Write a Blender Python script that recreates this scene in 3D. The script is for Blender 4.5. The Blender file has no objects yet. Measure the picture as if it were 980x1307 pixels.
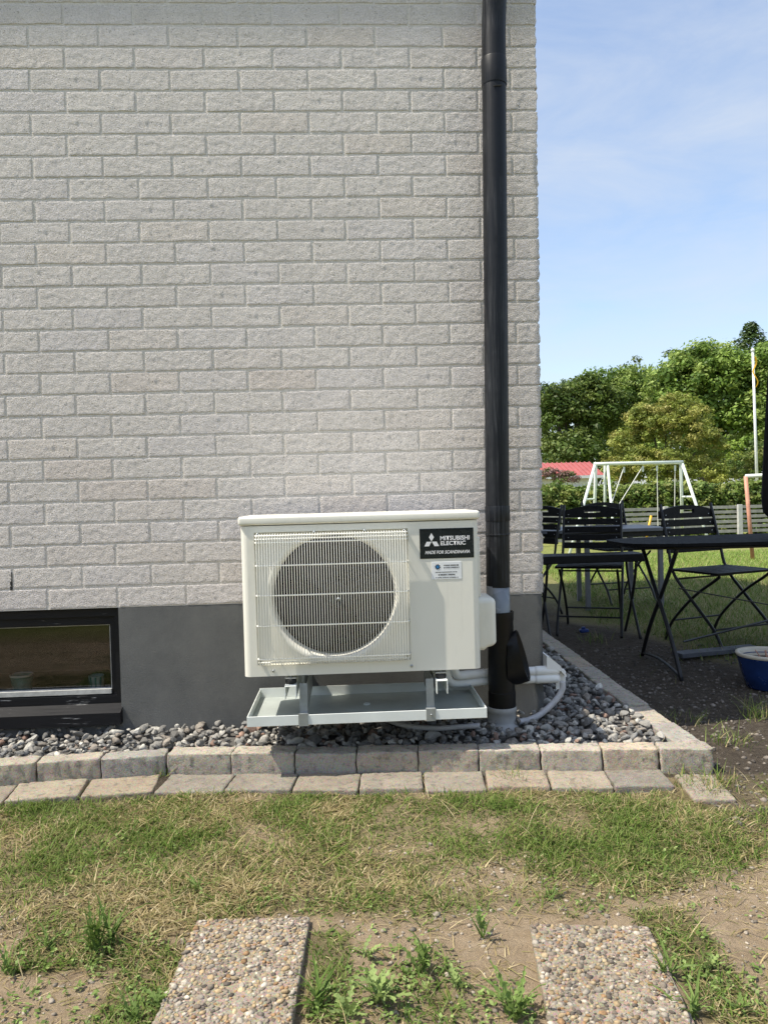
import bpy, bmesh, math, random
import numpy as np
from mathutils import Vector, Matrix, Quaternion, noise as mnoise

random.seed(7); RNG = np.random.default_rng(7)
scene = bpy.context.scene
COL = scene.collection
PI = math.pi

# ------------------------------------------------------------------ camera
F, CW, CH = 980.0, 980.0, 1307.0            # focal length and size in photo pixels
CAM = np.array([0.0, -2.9955, 0.955])
YAW, PITCH, ROLL = 0.04512, -0.01967, 0.02669
_cy, _sy = math.cos(YAW), math.sin(YAW)
FW = np.array([_sy*math.cos(PITCH), _cy*math.cos(PITCH), math.sin(PITCH)])
_r0 = np.array([_cy, -_sy, 0.0]); _u0 = np.cross(_r0, FW)
RT = math.cos(ROLL)*_r0 - math.sin(ROLL)*_u0
UP = np.cross(RT, FW)
cd = bpy.data.cameras.new('camera'); cam = bpy.data.objects.new('camera', cd); COL.objects.link(cam)
m = Matrix.Identity(4)
for i in range(3):
    m[i][0], m[i][1], m[i][2], m[i][3] = RT[i], UP[i], -FW[i], CAM[i]
cam.matrix_world = m
cd.sensor_fit = 'VERTICAL'; cd.sensor_height = 24.0; cd.lens = 24.0*F/CH
cd.clip_start = 0.05; cd.clip_end = 2000
scene.camera = cam

# ------------------------------------------------------------------ sky, sun, exposure
SUN_EL, SUN_AZ = math.radians(60), math.radians(12.0)     # azimuth: degrees in front of the wall plane, from the left
S = Vector((-math.cos(SUN_EL)*math.cos(SUN_AZ), -math.cos(SUN_EL)*math.sin(SUN_AZ), math.sin(SUN_EL)))
w = bpy.data.worlds.new('World'); scene.world = w; w.use_nodes = True
nt = w.node_tree; nt.nodes.clear()
sky = nt.nodes.new('ShaderNodeTexSky'); sky.sky_type = 'NISHITA'; sky.sun_disc = False
sky.sun_elevation = SUN_EL; sky.sun_rotation = math.radians(270) - SUN_AZ
sky.air_density = 1.0; sky.dust_density = 1.4; sky.ozone_density = 1.0
tc = nt.nodes.new('ShaderNodeTexCoord')
mp = nt.nodes.new('ShaderNodeMapping'); mp.inputs['Scale'].default_value = (1.6, 1.6, 6.0); mp.inputs['Rotation'].default_value = (0, math.radians(-22), 0)
nz = nt.nodes.new('ShaderNodeTexNoise'); nz.inputs['Scale'].default_value = 2.3; nz.inputs['Detail'].default_value = 7; nz.inputs['Roughness'].default_value = 0.62; nz.inputs['Distortion'].default_value = 0.5
cr = nt.nodes.new('ShaderNodeValToRGB'); cr.color_ramp.elements[0].position = 0.30; cr.color_ramp.elements[1].position = 0.80
cr.color_ramp.elements[0].color = (0.15, 0.15, 0.15, 1); cr.color_ramp.elements[1].color = (0.72, 0.72, 0.72, 1)
mix = nt.nodes.new('ShaderNodeMixRGB'); mix.inputs['Color2'].default_value = (3.0, 3.25, 3.6, 1)
bg = nt.nodes.new('ShaderNodeBackground'); bg.inputs['Strength'].default_value = 0.095
wo = nt.nodes.new('ShaderNodeOutputWorld')
L = nt.links.new
L(tc.outputs['Generated'], mp.inputs['Vector']); L(mp.outputs['Vector'], nz.inputs['Vector']); L(nz.outputs['Fac'], cr.inputs['Fac'])
L(cr.outputs['Color'], mix.inputs['Fac']); L(sky.outputs['Color'], mix.inputs['Color1']); L(mix.outputs['Color'], bg.inputs['Color']); L(bg.outputs[0], wo.inputs[0])
sd = bpy.data.lights.new('sun', 'SUN'); sd.energy = 2.5; sd.angle = math.radians(0.53); sd.color = (1.0, 0.93, 0.80)
sun = bpy.data.objects.new('sun', sd); COL.objects.link(sun); sun.rotation_euler = S.to_track_quat('Z', 'Y').to_euler()
scene.view_settings.view_transform = 'Standard'; scene.view_settings.look = 'None'
scene.view_settings.exposure = 1.4; scene.view_settings.gamma = 1.0; scene.view_settings.use_curve_mapping = False
scene.cycles.use_denoising = True; scene.cycles.denoising_prefilter = 'NONE'; scene.cycles.max_bounces = 8; scene.cycles.transparent_max_bounces = 16

# ------------------------------------------------------------------ helpers
def U(px, py, axis, val):
    """the point where the ray through photo pixel (px, py) meets the plane axis = val"""
    d = FW + RT*(px-490)/F - UP*(py-653.5)/F
    return CAM + d*((val-CAM[axis])/d[axis])
def nz3(x, y, z): return mnoise.noise(Vector((x, y, z)))
def fbm(x, y, z, o=3):
    s, a, f = 0.0, 1.0, 1.0
    for _ in range(o):
        s += a*mnoise.noise(Vector((x*f, y*f, z*f))); a *= .5; f *= 2.1
    return s

class MB:
    def __init__(s): s.v = []; s.f = []
    def add(s, vs, fs):
        n = len(s.v); s.v += [tuple(p) for p in vs]; s.f += [tuple(i+n for i in f) for f in fs]; return s
    def box(s, x0, x1, y0, y1, z0, z1):
        return s.add([(x0,y0,z0),(x1,y0,z0),(x1,y1,z0),(x0,y1,z0),(x0,y0,z1),(x1,y0,z1),(x1,y1,z1),(x0,y1,z1)],
                     [(0,3,2,1),(4,5,6,7),(0,1,5,4),(1,2,6,5),(2,3,7,6),(3,0,4,7)])
    def rbox(s, x0, x1, y0, y1, z0, z1, r=.004, n=(1,1,1), amp=0, freq=30, seed=0, seg=2, jag=None):
        vs, fs = rbox_data((x0,x1),(y0,y1),(z0,z1), r, n, amp, freq, seed, seg); return s.add(vs, fs)
    def tube(s, pts, rad, k=8, caps=True, closed=False):
        pts = [Vector(p) for p in pts]; n = len(pts)
        rads = rad if isinstance(rad, (list, tuple)) else [rad]*n
        rings = []; prev = None
        for i, p in enumerate(pts):
            if closed: t = pts[(i+1) % n]-pts[i-1]
            else: t = (pts[min(i+1, n-1)]-pts[max(i-1, 0)])
            t.normalize()
            if prev is None:
                a = Vector((0,0,1)) if abs(t.z) < .9 else Vector((1,0,0))
                nrm = (a-t*a.dot(t)).normalized()
            else: nrm = (prev-t*prev.dot(t)).normalized()
            prev = nrm; b = t.cross(nrm)
            rings.append([p+(nrm*math.cos(2*PI*j/k)+b*math.sin(2*PI*j/k))*rads[i] for j in range(k)])
        vs = [q for r in rings for q in r]; fs = []
        for i in range(n if closed else n-1):
            i2 = (i+1) % n
            for j in range(k): fs.append((i*k+j, i*k+(j+1) % k, i2*k+(j+1) % k, i2*k+j))
        if caps and not closed:
            fs.append(tuple(range(k))[::-1]); fs.append(tuple(range((n-1)*k, n*k)))
        return s.add(vs, fs)
    def bar(s, a, b, w, h, up=(0,0,1)):
        a, b = Vector(a), Vector(b); t = (b-a).normalized(); u = Vector(up)
        if abs(t.dot(u)) > .97: u = Vector((1,0,0))
        x = t.cross(u).normalized(); y = x.cross(t)
        q = [(-1,-1),(1,-1),(1,1),(-1,1)]
        vs = [e+x*(i*w/2)+y*(j*h/2) for e in (a, b) for i, j in q]
        return s.add(vs, [(0,3,2,1),(4,5,6,7),(0,1,5,4),(1,2,6,5),(2,3,7,6),(3,0,4,7)])
    def lathe(s, prof, c=(0,0,0), k=32):
        vs = []; n = len(prof)
        for r, z in prof:
            for j in range(k):
                a = 2*PI*j/k; vs.append((c[0]+r*math.cos(a), c[1]+r*math.sin(a), c[2]+z))
        fs = [(i*k+j, i*k+(j+1) % k, (i+1)*k+(j+1) % k, (i+1)*k+j) for i in range(n-1) for j in range(k)]
        return s.add(vs, fs)
    def prism(s, poly, y0, y1):
        """polygon in (x, z), counter-clockwise seen from -y, extruded from y0 to y1"""
        n = len(poly)
        vs = [(x, y0, z) for x, z in poly]+[(x, y1, z) for x, z in poly]
        fs = [tuple(range(n)), tuple(range(n, 2*n))[::-1]]+[(i, i+n, (i+1) % n+n, (i+1) % n) for i in range(n)]
        return s.add(vs, fs)

def rbox_data(X, Y, Z, r, n, amp, freq, seed, seg=2):
    c = np.array([(X[0]+X[1])/2, (Y[0]+Y[1])/2, (Z[0]+Z[1])/2]); h = np.array([X[1]-X[0], Y[1]-Y[0], Z[1]-Z[0]])/2
    r = min(r, h.min()*.98)
    def ticks(hh, k):
        t = [-hh]+[-hh+r*(j/seg)**1.0 for j in range(1, seg)]+list(np.linspace(-hh+r, hh-r, k+1))+[hh-r+r*(j/seg) for j in range(1, seg)]+[hh]
        return t
    T = [ticks(h[i], n[i]) for i in range(3)]
    idx = {}; vs = []; fs = []
    def vid(p):
        k = (round(p[0], 6), round(p[1], 6), round(p[2], 6))
        if k not in idx: idx[k] = len(vs); vs.append(p)
        return idx[k]
    for ax in range(3):
        a, b = (ax+1) % 3, (ax+2) % 3
        for sgn in (-1, 1):
            for i in range(len(T[a])-1):
                for j in range(len(T[b])-1):
                    q = []
                    for (ii, jj) in ((i,j),(i+1,j),(i+1,j+1),(i,j+1)):
                        p = [0,0,0]; p[ax] = sgn*h[ax]; p[a] = T[a][ii]; p[b] = T[b][jj]; q.append(vid(tuple(p)))
                    fs.append(tuple(q) if sgn > 0 else tuple(q[::-1]))
    out = []
    for p in vs:
        p = np.array(p); inn = np.clip(p, -h+r, h-r); d = p-inn; l = np.linalg.norm(d)
        if l > 1e-9: d = d/l
        q = inn+d*r
        if amp:
            g = q*freq; q = q+d*amp*fbm(g[0]+seed*7.3, g[1]+seed*3.1, g[2]-seed*5.7, 4)
        out.append(tuple(q+c))
    return out, fs

def mesh_of(name, mb, mat=None, smooth=False):
    me = bpy.data.meshes.new(name); me.from_pydata([tuple(p) for p in mb.v], [], mb.f)
    if mat: me.materials.append(mat)
    if smooth: me.polygons.foreach_set('use_smooth', [True]*len(me.polygons))
    me.update(); return me
def wloc(o):
    l = Vector(o.location)
    while o.parent: o = o.parent; l += Vector(o.location)
    return l
def obj(name, mb, mat, parent=None, smooth=False, recalc=False, flat_angle=None):
    """one mesh object; vertices given in world coordinates, stored relative to the parent"""
    if parent is not None:
        off = wloc(parent); mb.v = [(p[0]-off.x, p[1]-off.y, p[2]-off.z) for p in mb.v]
    me = mesh_of(name, mb, mat, smooth)
    if recalc:
        bm = bmesh.new(); bm.from_mesh(me); bmesh.ops.recalc_face_normals(bm, faces=bm.faces); bm.to_mesh(me); bm.free()
    if smooth and flat_angle: me.set_sharp_from_angle(angle=math.radians(flat_angle))
    o = bpy.data.objects.new(name, me); COL.objects.link(o)
    if parent is not None: o.parent = parent
    return o
def inst(name, me, loc, parent=None, rot=(0,0,0), scale=(1,1,1)):
    o = bpy.data.objects.new(name, me); COL.objects.link(o)
    if parent is not None:
        o.parent = parent; loc = Vector(loc)-wloc(parent)
    o.location = loc; o.rotation_euler = rot; o.scale = scale; return o
def tag(o, label, cat=None, group=None, kind=None):
    o['label'] = label
    if cat: o['category'] = cat
    if group: o['group'] = group
    if kind: o['kind'] = kind
    return o
def thing(name, label, cat, loc=(0,0,0), group=None, rz=0):
    o = bpy.data.objects.new(name, None); COL.objects.link(o); o.location = loc; o.rotation_euler = (0,0,rz); o.empty_display_size = .1
    return tag(o, label, cat, group)
def copy_tree(o, parent=None):
    c = o.copy(); COL.objects.link(c); c.parent = parent
    for ch in o.children: copy_tree(ch, c)
    return c
def big_mesh(name, V, Fq, mat, parent=None, smooth=False, col=None, cname='Col'):
    """numpy verts (N,3), faces (M,k); col (N,3) per-vertex colour"""
    me = bpy.data.meshes.new(name); k = Fq.shape[1]
    if parent is not None: V = V-np.array(wloc(parent))
    me.vertices.add(len(V)); me.vertices.foreach_set('co', V.astype(np.float32).ravel())
    me.loops.add(Fq.size); me.loops.foreach_set('vertex_index', Fq.astype(np.int32).ravel())
    me.polygons.add(len(Fq)); me.polygons.foreach_set('loop_start', np.arange(0, Fq.size, k, dtype=np.int32))
    me.update(calc_edges=True)
    if col is not None:
        a = me.color_attributes.new(cname, 'FLOAT_COLOR', 'POINT')
        a.data.foreach_set('color', np.c_[col, np.ones(len(col))].astype(np.float32).ravel())
    if smooth: me.polygons.foreach_set('use_smooth', np.ones(len(Fq), bool))
    me.materials.append(mat); me.validate(); me.update()
    o = bpy.data.objects.new(name, me); COL.objects.link(o)
    if parent is not None: o.parent = parent
    return o
def rotmats(n, rng=RNG):
    q = rng.normal(size=(n, 4)); q /= np.linalg.norm(q, axis=1)[:, None]; a, b, c, d = q.T
    return np.stack([np.stack([1-2*(c*c+d*d), 2*(b*c-a*d), 2*(b*d+a*c)], 1), np.stack([2*(b*c+a*d), 1-2*(b*b+d*d), 2*(c*d-a*b)], 1), np.stack([2*(b*d-a*c), 2*(c*d+a*b), 1-2*(b*b+c*c)], 1)], 1)
def ico(sub):
    bm = bmesh.new(); bmesh.ops.create_icosphere(bm, subdivisions=sub, radius=1)
    V = np.array([v.co[:] for v in bm.verts]); Fc = np.array([[v.index for v in f.verts] for f in bm.faces]); bm.free(); return V, Fc

# ------------------------------------------------------------------ materials
class NT:
    def __init__(s, name):
        s.m = bpy.data.materials.new(name); s.m.use_nodes = True; s.t = s.m.node_tree; s.t.nodes.clear()
        s.out = s.n('ShaderNodeOutputMaterial'); s.b = s.n('ShaderNodeBsdfPrincipled'); s.l(s.b.outputs[0], s.out.inputs[0])
        s.tc = s.n('ShaderNodeTexCoord'); s.co = s.tc.outputs['Object']
    def n(s, t, **kw):
        x = s.t.nodes.new(t)
        for k, v in kw.items(): setattr(x, k, v)
        return x
    def l(s, a, b): s.t.links.new(a, b)
    def noise(s, scale, detail=4, rough=.55, co=None, dist=0):
        x = s.n('ShaderNodeTexNoise'); x.inputs['Scale'].default_value = scale; x.inputs['Detail'].default_value = detail
        x.inputs['Roughness'].default_value = rough; x.inputs['Distortion'].default_value = dist; s.l(co or s.co, x.inputs['Vector']); return x.outputs['Fac']
    def voro(s, scale, feature='F1', co=None, out='Distance', rnd=1):
        x = s.n('ShaderNodeTexVoronoi'); x.feature = feature; x.inputs['Scale'].default_value = scale; x.inputs['Randomness'].default_value = rnd
        s.l(co or s.co, x.inputs['Vector']); return x.outputs[out]
    def map(s, scale, co=None):
        x = s.n('ShaderNodeMapping'); x.inputs['Scale'].default_value = scale; s.l(co or s.co, x.inputs['Vector']); return x.outputs[0]
    def ramp(s, fac, stops):
        x = s.n('ShaderNodeValToRGB'); e = x.color_ramp.elements
        while len(e) < len(stops): e.new(.5)
        for k, (p, c) in enumerate(stops):
            e[k].position = p; e[k].color = (c, c, c, 1) if isinstance(c, (int, float)) else (*c, 1)
        s.l(fac, x.inputs[0]); return x.outputs[0]
    def mix(s, fac, a, b, mode='MIX'):
        x = s.n('ShaderNodeMixRGB'); x.blend_type = mode
        for v, i in ((fac, 0), (a, 1), (b, 2)):
            if isinstance(v, bpy.types.NodeSocket): s.l(v, x.inputs[i])
            elif i == 0: x.inputs[0].default_value = v
            else: x.inputs[i].default_value = (*v, 1)
        return x.outputs[0]
    def math(s, op, a, b=0):
        x = s.n('ShaderNodeMath'); x.operation = op
        for v, i in ((a, 0), (b, 1)):
            if isinstance(v, bpy.types.NodeSocket): s.l(v, x.inputs[i])
            else: x.inputs[i].default_value = v
        return x.outputs[0]
    def bump(s, h, strength=.3, dist=.01):
        x = s.n('ShaderNodeBump'); x.inputs['Strength'].default_value = strength; x.inputs['Distance'].default_value = dist
        s.l(h, x.inputs['Height']); s.l(x.outputs[0], s.b.inputs['Normal']); return x
    def rnd_co(s):
        """object coordinates shifted by a random amount per object, so shared meshes do not repeat"""
        oi = s.n('ShaderNodeObjectInfo'); v = s.n('ShaderNodeVectorMath'); v.operation = 'MULTIPLY_ADD'
        c = s.n('ShaderNodeCombineXYZ'); s.l(oi.outputs['Random'], c.inputs[0]); s.l(oi.outputs['Random'], c.inputs[1]); s.l(oi.outputs['Random'], c.inputs[2])
        s.l(c.outputs[0], v.inputs[0]); v.inputs[1].default_value = (37, 91, 53); s.l(s.co, v.inputs[2]); s.rand = oi.outputs['Random']
        s.co = v.outputs[0]
    def col(s, c): s.l(c, s.b.inputs['Base Color']) if isinstance(c, bpy.types.NodeSocket) else setattr(s.b.inputs['Base Color'], 'default_value', (*c, 1))
    def set(s, rough=None, metal=None, spec=None, coat=None):
        if rough is not None:
            if isinstance(rough, bpy.types.NodeSocket): s.l(rough, s.b.inputs['Roughness'])
            else: s.b.inputs['Roughness'].default_value = rough
        if metal is not None: s.b.inputs['Metallic'].default_value = metal
        if spec is not None: s.b.inputs['Specular IOR Level'].default_value = spec
        if coat is not None: s.b.inputs['Coat Weight'].default_value = coat
def plain(name, c, rough=.5, metal=0, spec=.5, var=.12, scale=12, bump=0, bscale=120, rvar=.1):
    n = NT(name); f = n.noise(scale, 5, .6)
    n.col(n.ramp(f, [(.3, tuple(x*(1-var) for x in c)), (.7, tuple(min(1, x*(1+var)) for x in c))]))
    n.set(n.ramp(n.noise(scale*2.3, 4), [(.3, max(0, rough-rvar)), (.7, min(1, rough+rvar))]), metal, spec)
    if bump: n.bump(n.noise(bscale, 4, .6), bump, .003)
    return n.m
M = {}
def mk_brick():
    n = NT('brick_paint'); n.rnd_co(); pl = n.noise(9, 4, .6)
    base = n.ramp(pl, [(.3, (.658,.618,.587)), (.7, (.738,.694,.660))])
    tint = n.ramp(n.rand, [(0, (.97,.97,.975)), (.45, (1.01,1.01,1.01)), (.8, (.975,.98,1.01)), (.95, (1.0,.985,.97)), (1, (.975,.945,.93))])
    base = n.mix(1, base, tint, 'MULTIPLY')
    base = n.mix(1, base, n.ramp(n.noise(210, 3, .7), [(.30, .76), (.5, 1.0), (.70, 1.14)]), 'MULTIPLY')      # fine paler and darker speckle over the face
    pits = n.ramp(n.voro(95), [(.10, 0), (.16, 1)])
    keep = n.ramp(n.noise(28, 2), [(.49, 1), (.55, 0)])            # pits only in places
    pitf = n.math('MAXIMUM', pits, keep)
    base = n.mix(n.math('SUBTRACT', 1, pitf), base, (.09,.085,.08))
    chip = n.ramp(n.voro(24), [(.045, 1), (.06, 0)]); chip = n.math('MULTIPLY', chip, n.ramp(n.noise(6, 1), [(.62, 0), (.66, 1)]))
    base = n.mix(chip, base, (.85,.84,.8)); n.col(base); n.set(.85, spec=.25)
    h = n.math('ADD', n.noise(170, 4, .75), n.math('MULTIPLY', pitf, .3)); n.bump(h, 1.0, .0075); return n.m
def mk_mortar():
    n = NT('mortar_paint'); f = n.noise(14, 5, .6)
    c = n.ramp(f, [(.3, (.655,.617,.572)), (.7, (.75,.708,.658))]); pit = n.ramp(n.voro(85), [(.07, 0), (.12, 1)])
    c = n.mix(n.math('MULTIPLY', n.math('SUBTRACT', 1, pit), n.ramp(n.noise(20, 2), [(.5, 0), (.56, 1)])), c, (.10,.095,.09))
    c = n.mix(1, c, n.ramp(n.noise(190, 3, .7), [(.30, .78), (.5, 1.0), (.70, 1.12)]), 'MULTIPLY'); n.col(c); n.set(.9, spec=.2); n.bump(n.noise(150, 5, .75), 1.0, .006); return n.m
def mk_plinth():
    n = NT('grey_render'); c = n.ramp(n.noise(6, 7, .7), [(.3, (.108,.112,.112)), (.7, (.158,.161,.158))])
    c = n.mix(n.math('MULTIPLY', n.ramp(n.noise(1, 5, .65, co=n.map((9,9,2.2))), [(.5, 0), (.75, 1)]), .3), c, (.17,.168,.16)); sp = n.ramp(n.voro(420), [(.1, 1), (.3, 0)]); c = n.mix(n.math('MULTIPLY', sp, .35), c, (.2,.2,.2))
    n.col(c); n.set(.9, spec=.2); n.bump(n.noise(330, 4, .7), .6, .004); return n.m
def mk_concrete(name, a, b, rnd=True):
    n = NT(name)
    if rnd: n.rnd_co()
    f = n.noise(11, 6, .65); c = n.ramp(f, [(.25, a), (.75, b)])
    if rnd: c = n.mix(1, c, n.ramp(n.rand, [(0, (.72,.75,.80)), (.35, (1.02,1.0,.97)), (.55, (.84,.84,.83)), (.75, (.93,.90,.86)), (1, (1.08,1.0,.90))]), 'MULTIPLY')
    sp = n.voro(300, out='Color'); c = n.mix(.22, c, sp, 'OVERLAY')
    dk = n.ramp(n.noise(45, 3, .6), [(.54, 0), (.70, 1)]); c = n.mix(n.math('MULTIPLY', dk, .6), c, (.09,.085,.075))
    n.col(c); n.set(.92, spec=.2); n.bump(n.noise(230, 5, .75), .75, .006); return n.m
def mk_vcol(name, rough=.8, trans=0, bump=0, bscale=200, spec=.3, var=.15, vscale=60):
    n = NT(name); a = n.n('ShaderNodeVertexColor'); a.layer_name = 'Col'
    c = a.outputs['Color']
    if var: c = n.mix(1, c, n.ramp(n.noise(vscale, 4, .65), [(.3, 1-var), (.7, 1+var)]), 'MULTIPLY')
    n.col(c); n.set(rough, spec=spec)
    if bump: n.bump(n.noise(bscale, 4, .65), bump, .003)
    if trans:
        t = n.n('ShaderNodeBsdfTranslucent'); n.l(c, t.inputs[0]); ms = n.n('ShaderNodeMixShader'); ms.inputs[0].default_value = trans
        n.l(n.b.outputs[0], ms.inputs[1]); n.l(t.outputs[0], ms.inputs[2]); n.l(ms.outputs[0], n.out.inputs[0])
    return n.m
def mk_downpipe():
    n = NT('black_painted_steel'); st = n.noise(1, 6, .7, co=n.map((120,120,4)))
    wear = n.ramp(n.noise(3.0, 4, .6), [(.45, 0), (.62, 1)])
    f = n.math('MULTIPLY', n.ramp(st, [(.46, 0), (.64, 1)]), wear)
    n.col(n.mix(n.math('MULTIPLY', f, .85), (.006,.007,.010), (.06,.064,.072))); n.set(n.ramp(st, [(.3,.34),(.7,.55)]), spec=.3); n.bump(n.noise(25, 3), .12, .004); return n.m
def mk_zinc():
    n = NT('bare_zinc'); c = n.ramp(n.voro(26, out='Color'), [(.2, (.16,.18,.20)), (.8, (.30,.32,.35))]); n.col(n.mix(n.noise(40, 4), c, (.22,.24,.26)))
    n.set(.5, .6); return n.m
def mk_enamel(name, c, rough=.35, dirt=.16):
    n = NT(name); f = n.noise(4, 4, .6); cc = n.ramp(f, [(.3, tuple(x*.975 for x in c)), (.7, c)])
    d = n.ramp(n.noise(1, 5, .7, co=n.map((30,30,5))), [(.55, 0), (.8, 1)]); cc = n.mix(n.math('MULTIPLY', d, dirt), cc, (.33,.31,.27))
    n.col(cc); n.set(n.ramp(n.noise(9, 4), [(.3, rough-.07), (.7, rough+.1)]), spec=.5); n.bump(n.noise(700, 2), .05, .001); return n.m
def mk_blackwood():
    n = NT('black_painted_wood'); g = n.noise(1, 5, .65, co=n.map((6,90,90)))
    f = n.math('MULTIPLY', n.ramp(g, [(.60, 0), (.66, 1)]), n.ramp(n.noise(7, 3), [(.55, 0), (.62, 1)]))
    n.col(n.mix(f, (.006,.0065,.009), (.42,.42,.42))); n.set(n.ramp(g, [(.3,.4),(.7,.65)]), spec=.3); n.bump(g, .3, .003); return n.m
def mk_glass():
    n = NT('window_glass'); n.t.nodes.remove(n.b)
    tr = n.n('ShaderNodeBsdfTransparent'); tr.inputs[0].default_value = (.80,.84,.80,1); gl = n.n('ShaderNodeBsdfGlossy'); gl.inputs['Roughness'].default_value = .01
    fr = n.n('ShaderNodeFresnel'); fr.inputs[0].default_value = 1.75; ms = n.n('ShaderNodeMixShader')
    n.l(fr.outputs[0], ms.inputs[0]); n.l(tr.outputs[0], ms.inputs[1]); n.l(gl.outputs[0], ms.inputs[2]); n.l(ms.outputs[0], n.out.inputs[0]); return n.m
def mk_ground():
    n = NT('ground_soil_and_lawn'); a = n.n('ShaderNodeVertexColor'); a.layer_name = 'Col'
    sep = n.n('ShaderNodeSeparateColor'); n.l(a.outputs[0], sep.inputs[0])
    soil = n.ramp(n.noise(16, 7, .7), [(.25, (.25,.175,.105)), (.42, (.45,.34,.225)), (.6, (.55,.425,.29)), (.8, (.66,.53,.38))])
    soil = n.mix(n.ramp(n.voro(150, out='Distance'), [(.1, .5), (.25, 0)]), soil, (.40,.36,.30))
    turf = n.ramp(n.noise(24, 6, .7), [(.25, (.07,.075,.025)), (.5, (.18,.16,.07)), (.75, (.36,.30,.16))])
    dark = n.ramp(n.noise(22, 8, .78), [(.25, (.045,.036,.027)), (.5, (.105,.085,.065)), (.75, (.19,.16,.128))])
    dark = n.mix(n.ramp(n.voro(120), [(.12, .5), (.25, 0)]), dark, (.17,.15,.13)); 
    far = n.ramp(n.noise(1.2, 8, .75), [(.3, (.15,.18,.045)), (.55, (.25,.26,.085)), (.75, (.40,.39,.17))])
    c = n.mix(sep.outputs[0], soil, turf); c = n.mix(sep.outputs[1], c, dark); c = n.mix(sep.outputs[2], c, far)
    n.col(c); n.set(.95, spec=.15); n.bump(n.noise(60, 9, .8), 1.0, .03); return n.m
M['brick'] = mk_brick(); M['mortar'] = mk_mortar(); M['plinth'] = mk_plinth()
M['kerb'] = mk_concrete('kerb_concrete', (.34,.31,.265), (.54,.49,.41)); M['paver'] = mk_concrete('paver_concrete', (.25,.215,.17), (.385,.34,.275))
M['slab'] = mk_concrete('slab_concrete', (.25,.21,.16), (.37,.31,.24), False)
M['downpipe'] = mk_downpipe(); M['zinc'] = mk_zinc(); M['enamel'] = mk_enamel('cream_enamel', (.80,.785,.71)); M['wire'] = plain('grille_wire_coating', (.86,.85,.78), .35, var=.03)
M['tray'] = plain('pale_coated_steel', (.78,.81,.78), .38, .0, var=.06, scale=8); M['galv'] = plain('galvanised_steel', (.42,.44,.44), .38, .75, var=.2, scale=40)
M['blackplastic'] = plain('black_plastic', (.004,.0045,.006), .42, spec=.3, var=.1, rvar=.06); M['rubber'] = plain('black_rubber', (.015,.015,.015), .8)
M['greyplastic'] = plain('grey_plastic', (.36,.36,.355), .5, var=.12, scale=18); M['hose'] = plain('grey_corrugated_hose', (.50,.50,.52), .5, var=.08)
M['white'] = plain('white_pipe_insulation', (.82,.83,.82), .55, var=.05, bump=.15, bscale=90); M['dark'] = plain('fan_plastic', (.012,.012,.013), .6, spec=.25)
M['fins'] = plain('dark_heat_exchanger', (.005,.005,.0055), .8, spec=.1); M['plate'] = plain('dark_label', (.012,.016,.022), .25, var=.05); M['print'] = plain('white_print', (.78,.78,.80), .4, var=.02)
M['sticker'] = plain('white_sticker', (.80,.82,.84), .35, var=.02); M['ink'] = plain('dark_print', (.03,.035,.05), .5); M['blueink'] = plain('blue_print', (.02,.17,.40), .5)
M['blackwood'] = mk_blackwood(); M['glass'] = mk_glass(); M['bead'] = plain('weathered_white_bead', (.45,.45,.43), .6, var=.25, scale=30)
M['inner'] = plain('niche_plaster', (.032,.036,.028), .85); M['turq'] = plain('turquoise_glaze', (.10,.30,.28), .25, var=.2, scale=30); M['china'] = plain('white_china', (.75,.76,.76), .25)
M['roof'] = plain('dark_roofing', (.05,.05,.05), .8); M['soffit'] = plain('painted_soffit', (.30,.29,.28), .7); M['siding'] = plain('upper_wall_paint', (.45,.44,.42), .8)
M['blackmetal'] = plain('black_furniture_metal', (.013,.013,.015), .45, spec=.45, var=.2); M['blackslat'] = plain('black_furniture_slat', (.010,.010,.011), .6, spec=.25, var=.25, scale=30)
M['tabletop'] = plain('matt_black_table_top', (.007,.007,.008), .75, spec=.12, var=.3, scale=20); M['greytop'] = plain('grey_table_top', (.16,.165,.18), .45, var=.15); M['fabric'] = plain('black_parasol_cloth', (.010,.010,.011), .9, bump=.3)
M['blueglaze'] = plain('blue_glaze', (.013,.038,.14), .22, var=.3, scale=10); M['cream'] = plain('cream_rim', (.55,.50,.40), .45); M['earth'] = plain('potting_soil', (.09,.065,.045), .95, bump=.6, bscale=80)
M['swing'] = plain('white_painted_tube', (.66,.72,.66), .45, var=.1, scale=5); M['rope'] = plain('pale_rope', (.60,.60,.55), .8); M['rust'] = plain('faded_red_tube', (.52,.25,.17), .6, var=.2, scale=9)
M['palewood'] = plain('weathered_fence_board', (.27,.27,.25), .85, var=.3, scale=6, bump=.3, bscale=60); M['post'] = plain('pale_fence_post', (.46,.46,.44), .8, var=.15)
M['yellow'] = plain('yellow_plastic', (.75,.42,.03), .4); M['redroof'] = plain('red_metal_roof', (.36,.10,.095), .6, var=.12, scale=3); M['housewhite'] = plain('white_render', (.62,.64,.66), .8)
M['pole'] = plain('white_flagpole', (.75,.76,.78), .35); M['bark'] = plain('tree_bark', (.075,.06,.045), .9, var=.3, scale=8, bump=.6, bscale=14)
M['leaf'] = mk_vcol('tree_leaf', .55, .32, spec=.35, var=.1, vscale=3); M['grass'] = mk_vcol('grass_blade', .6, .35, spec=.25, var=0); M['pebble'] = mk_vcol('river_pebble', .8, 0, .6, 300, .25, .45, 80)
M['ground'] = mk_ground(); M['weed'] = mk_vcol('weed_leaf', .6, .3, spec=.3, var=.15, vscale=80); M['bedsoil'] = plain('gravel_bed_soil', (.09,.085,.08), .95, bump=.6, bscale=60)
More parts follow.
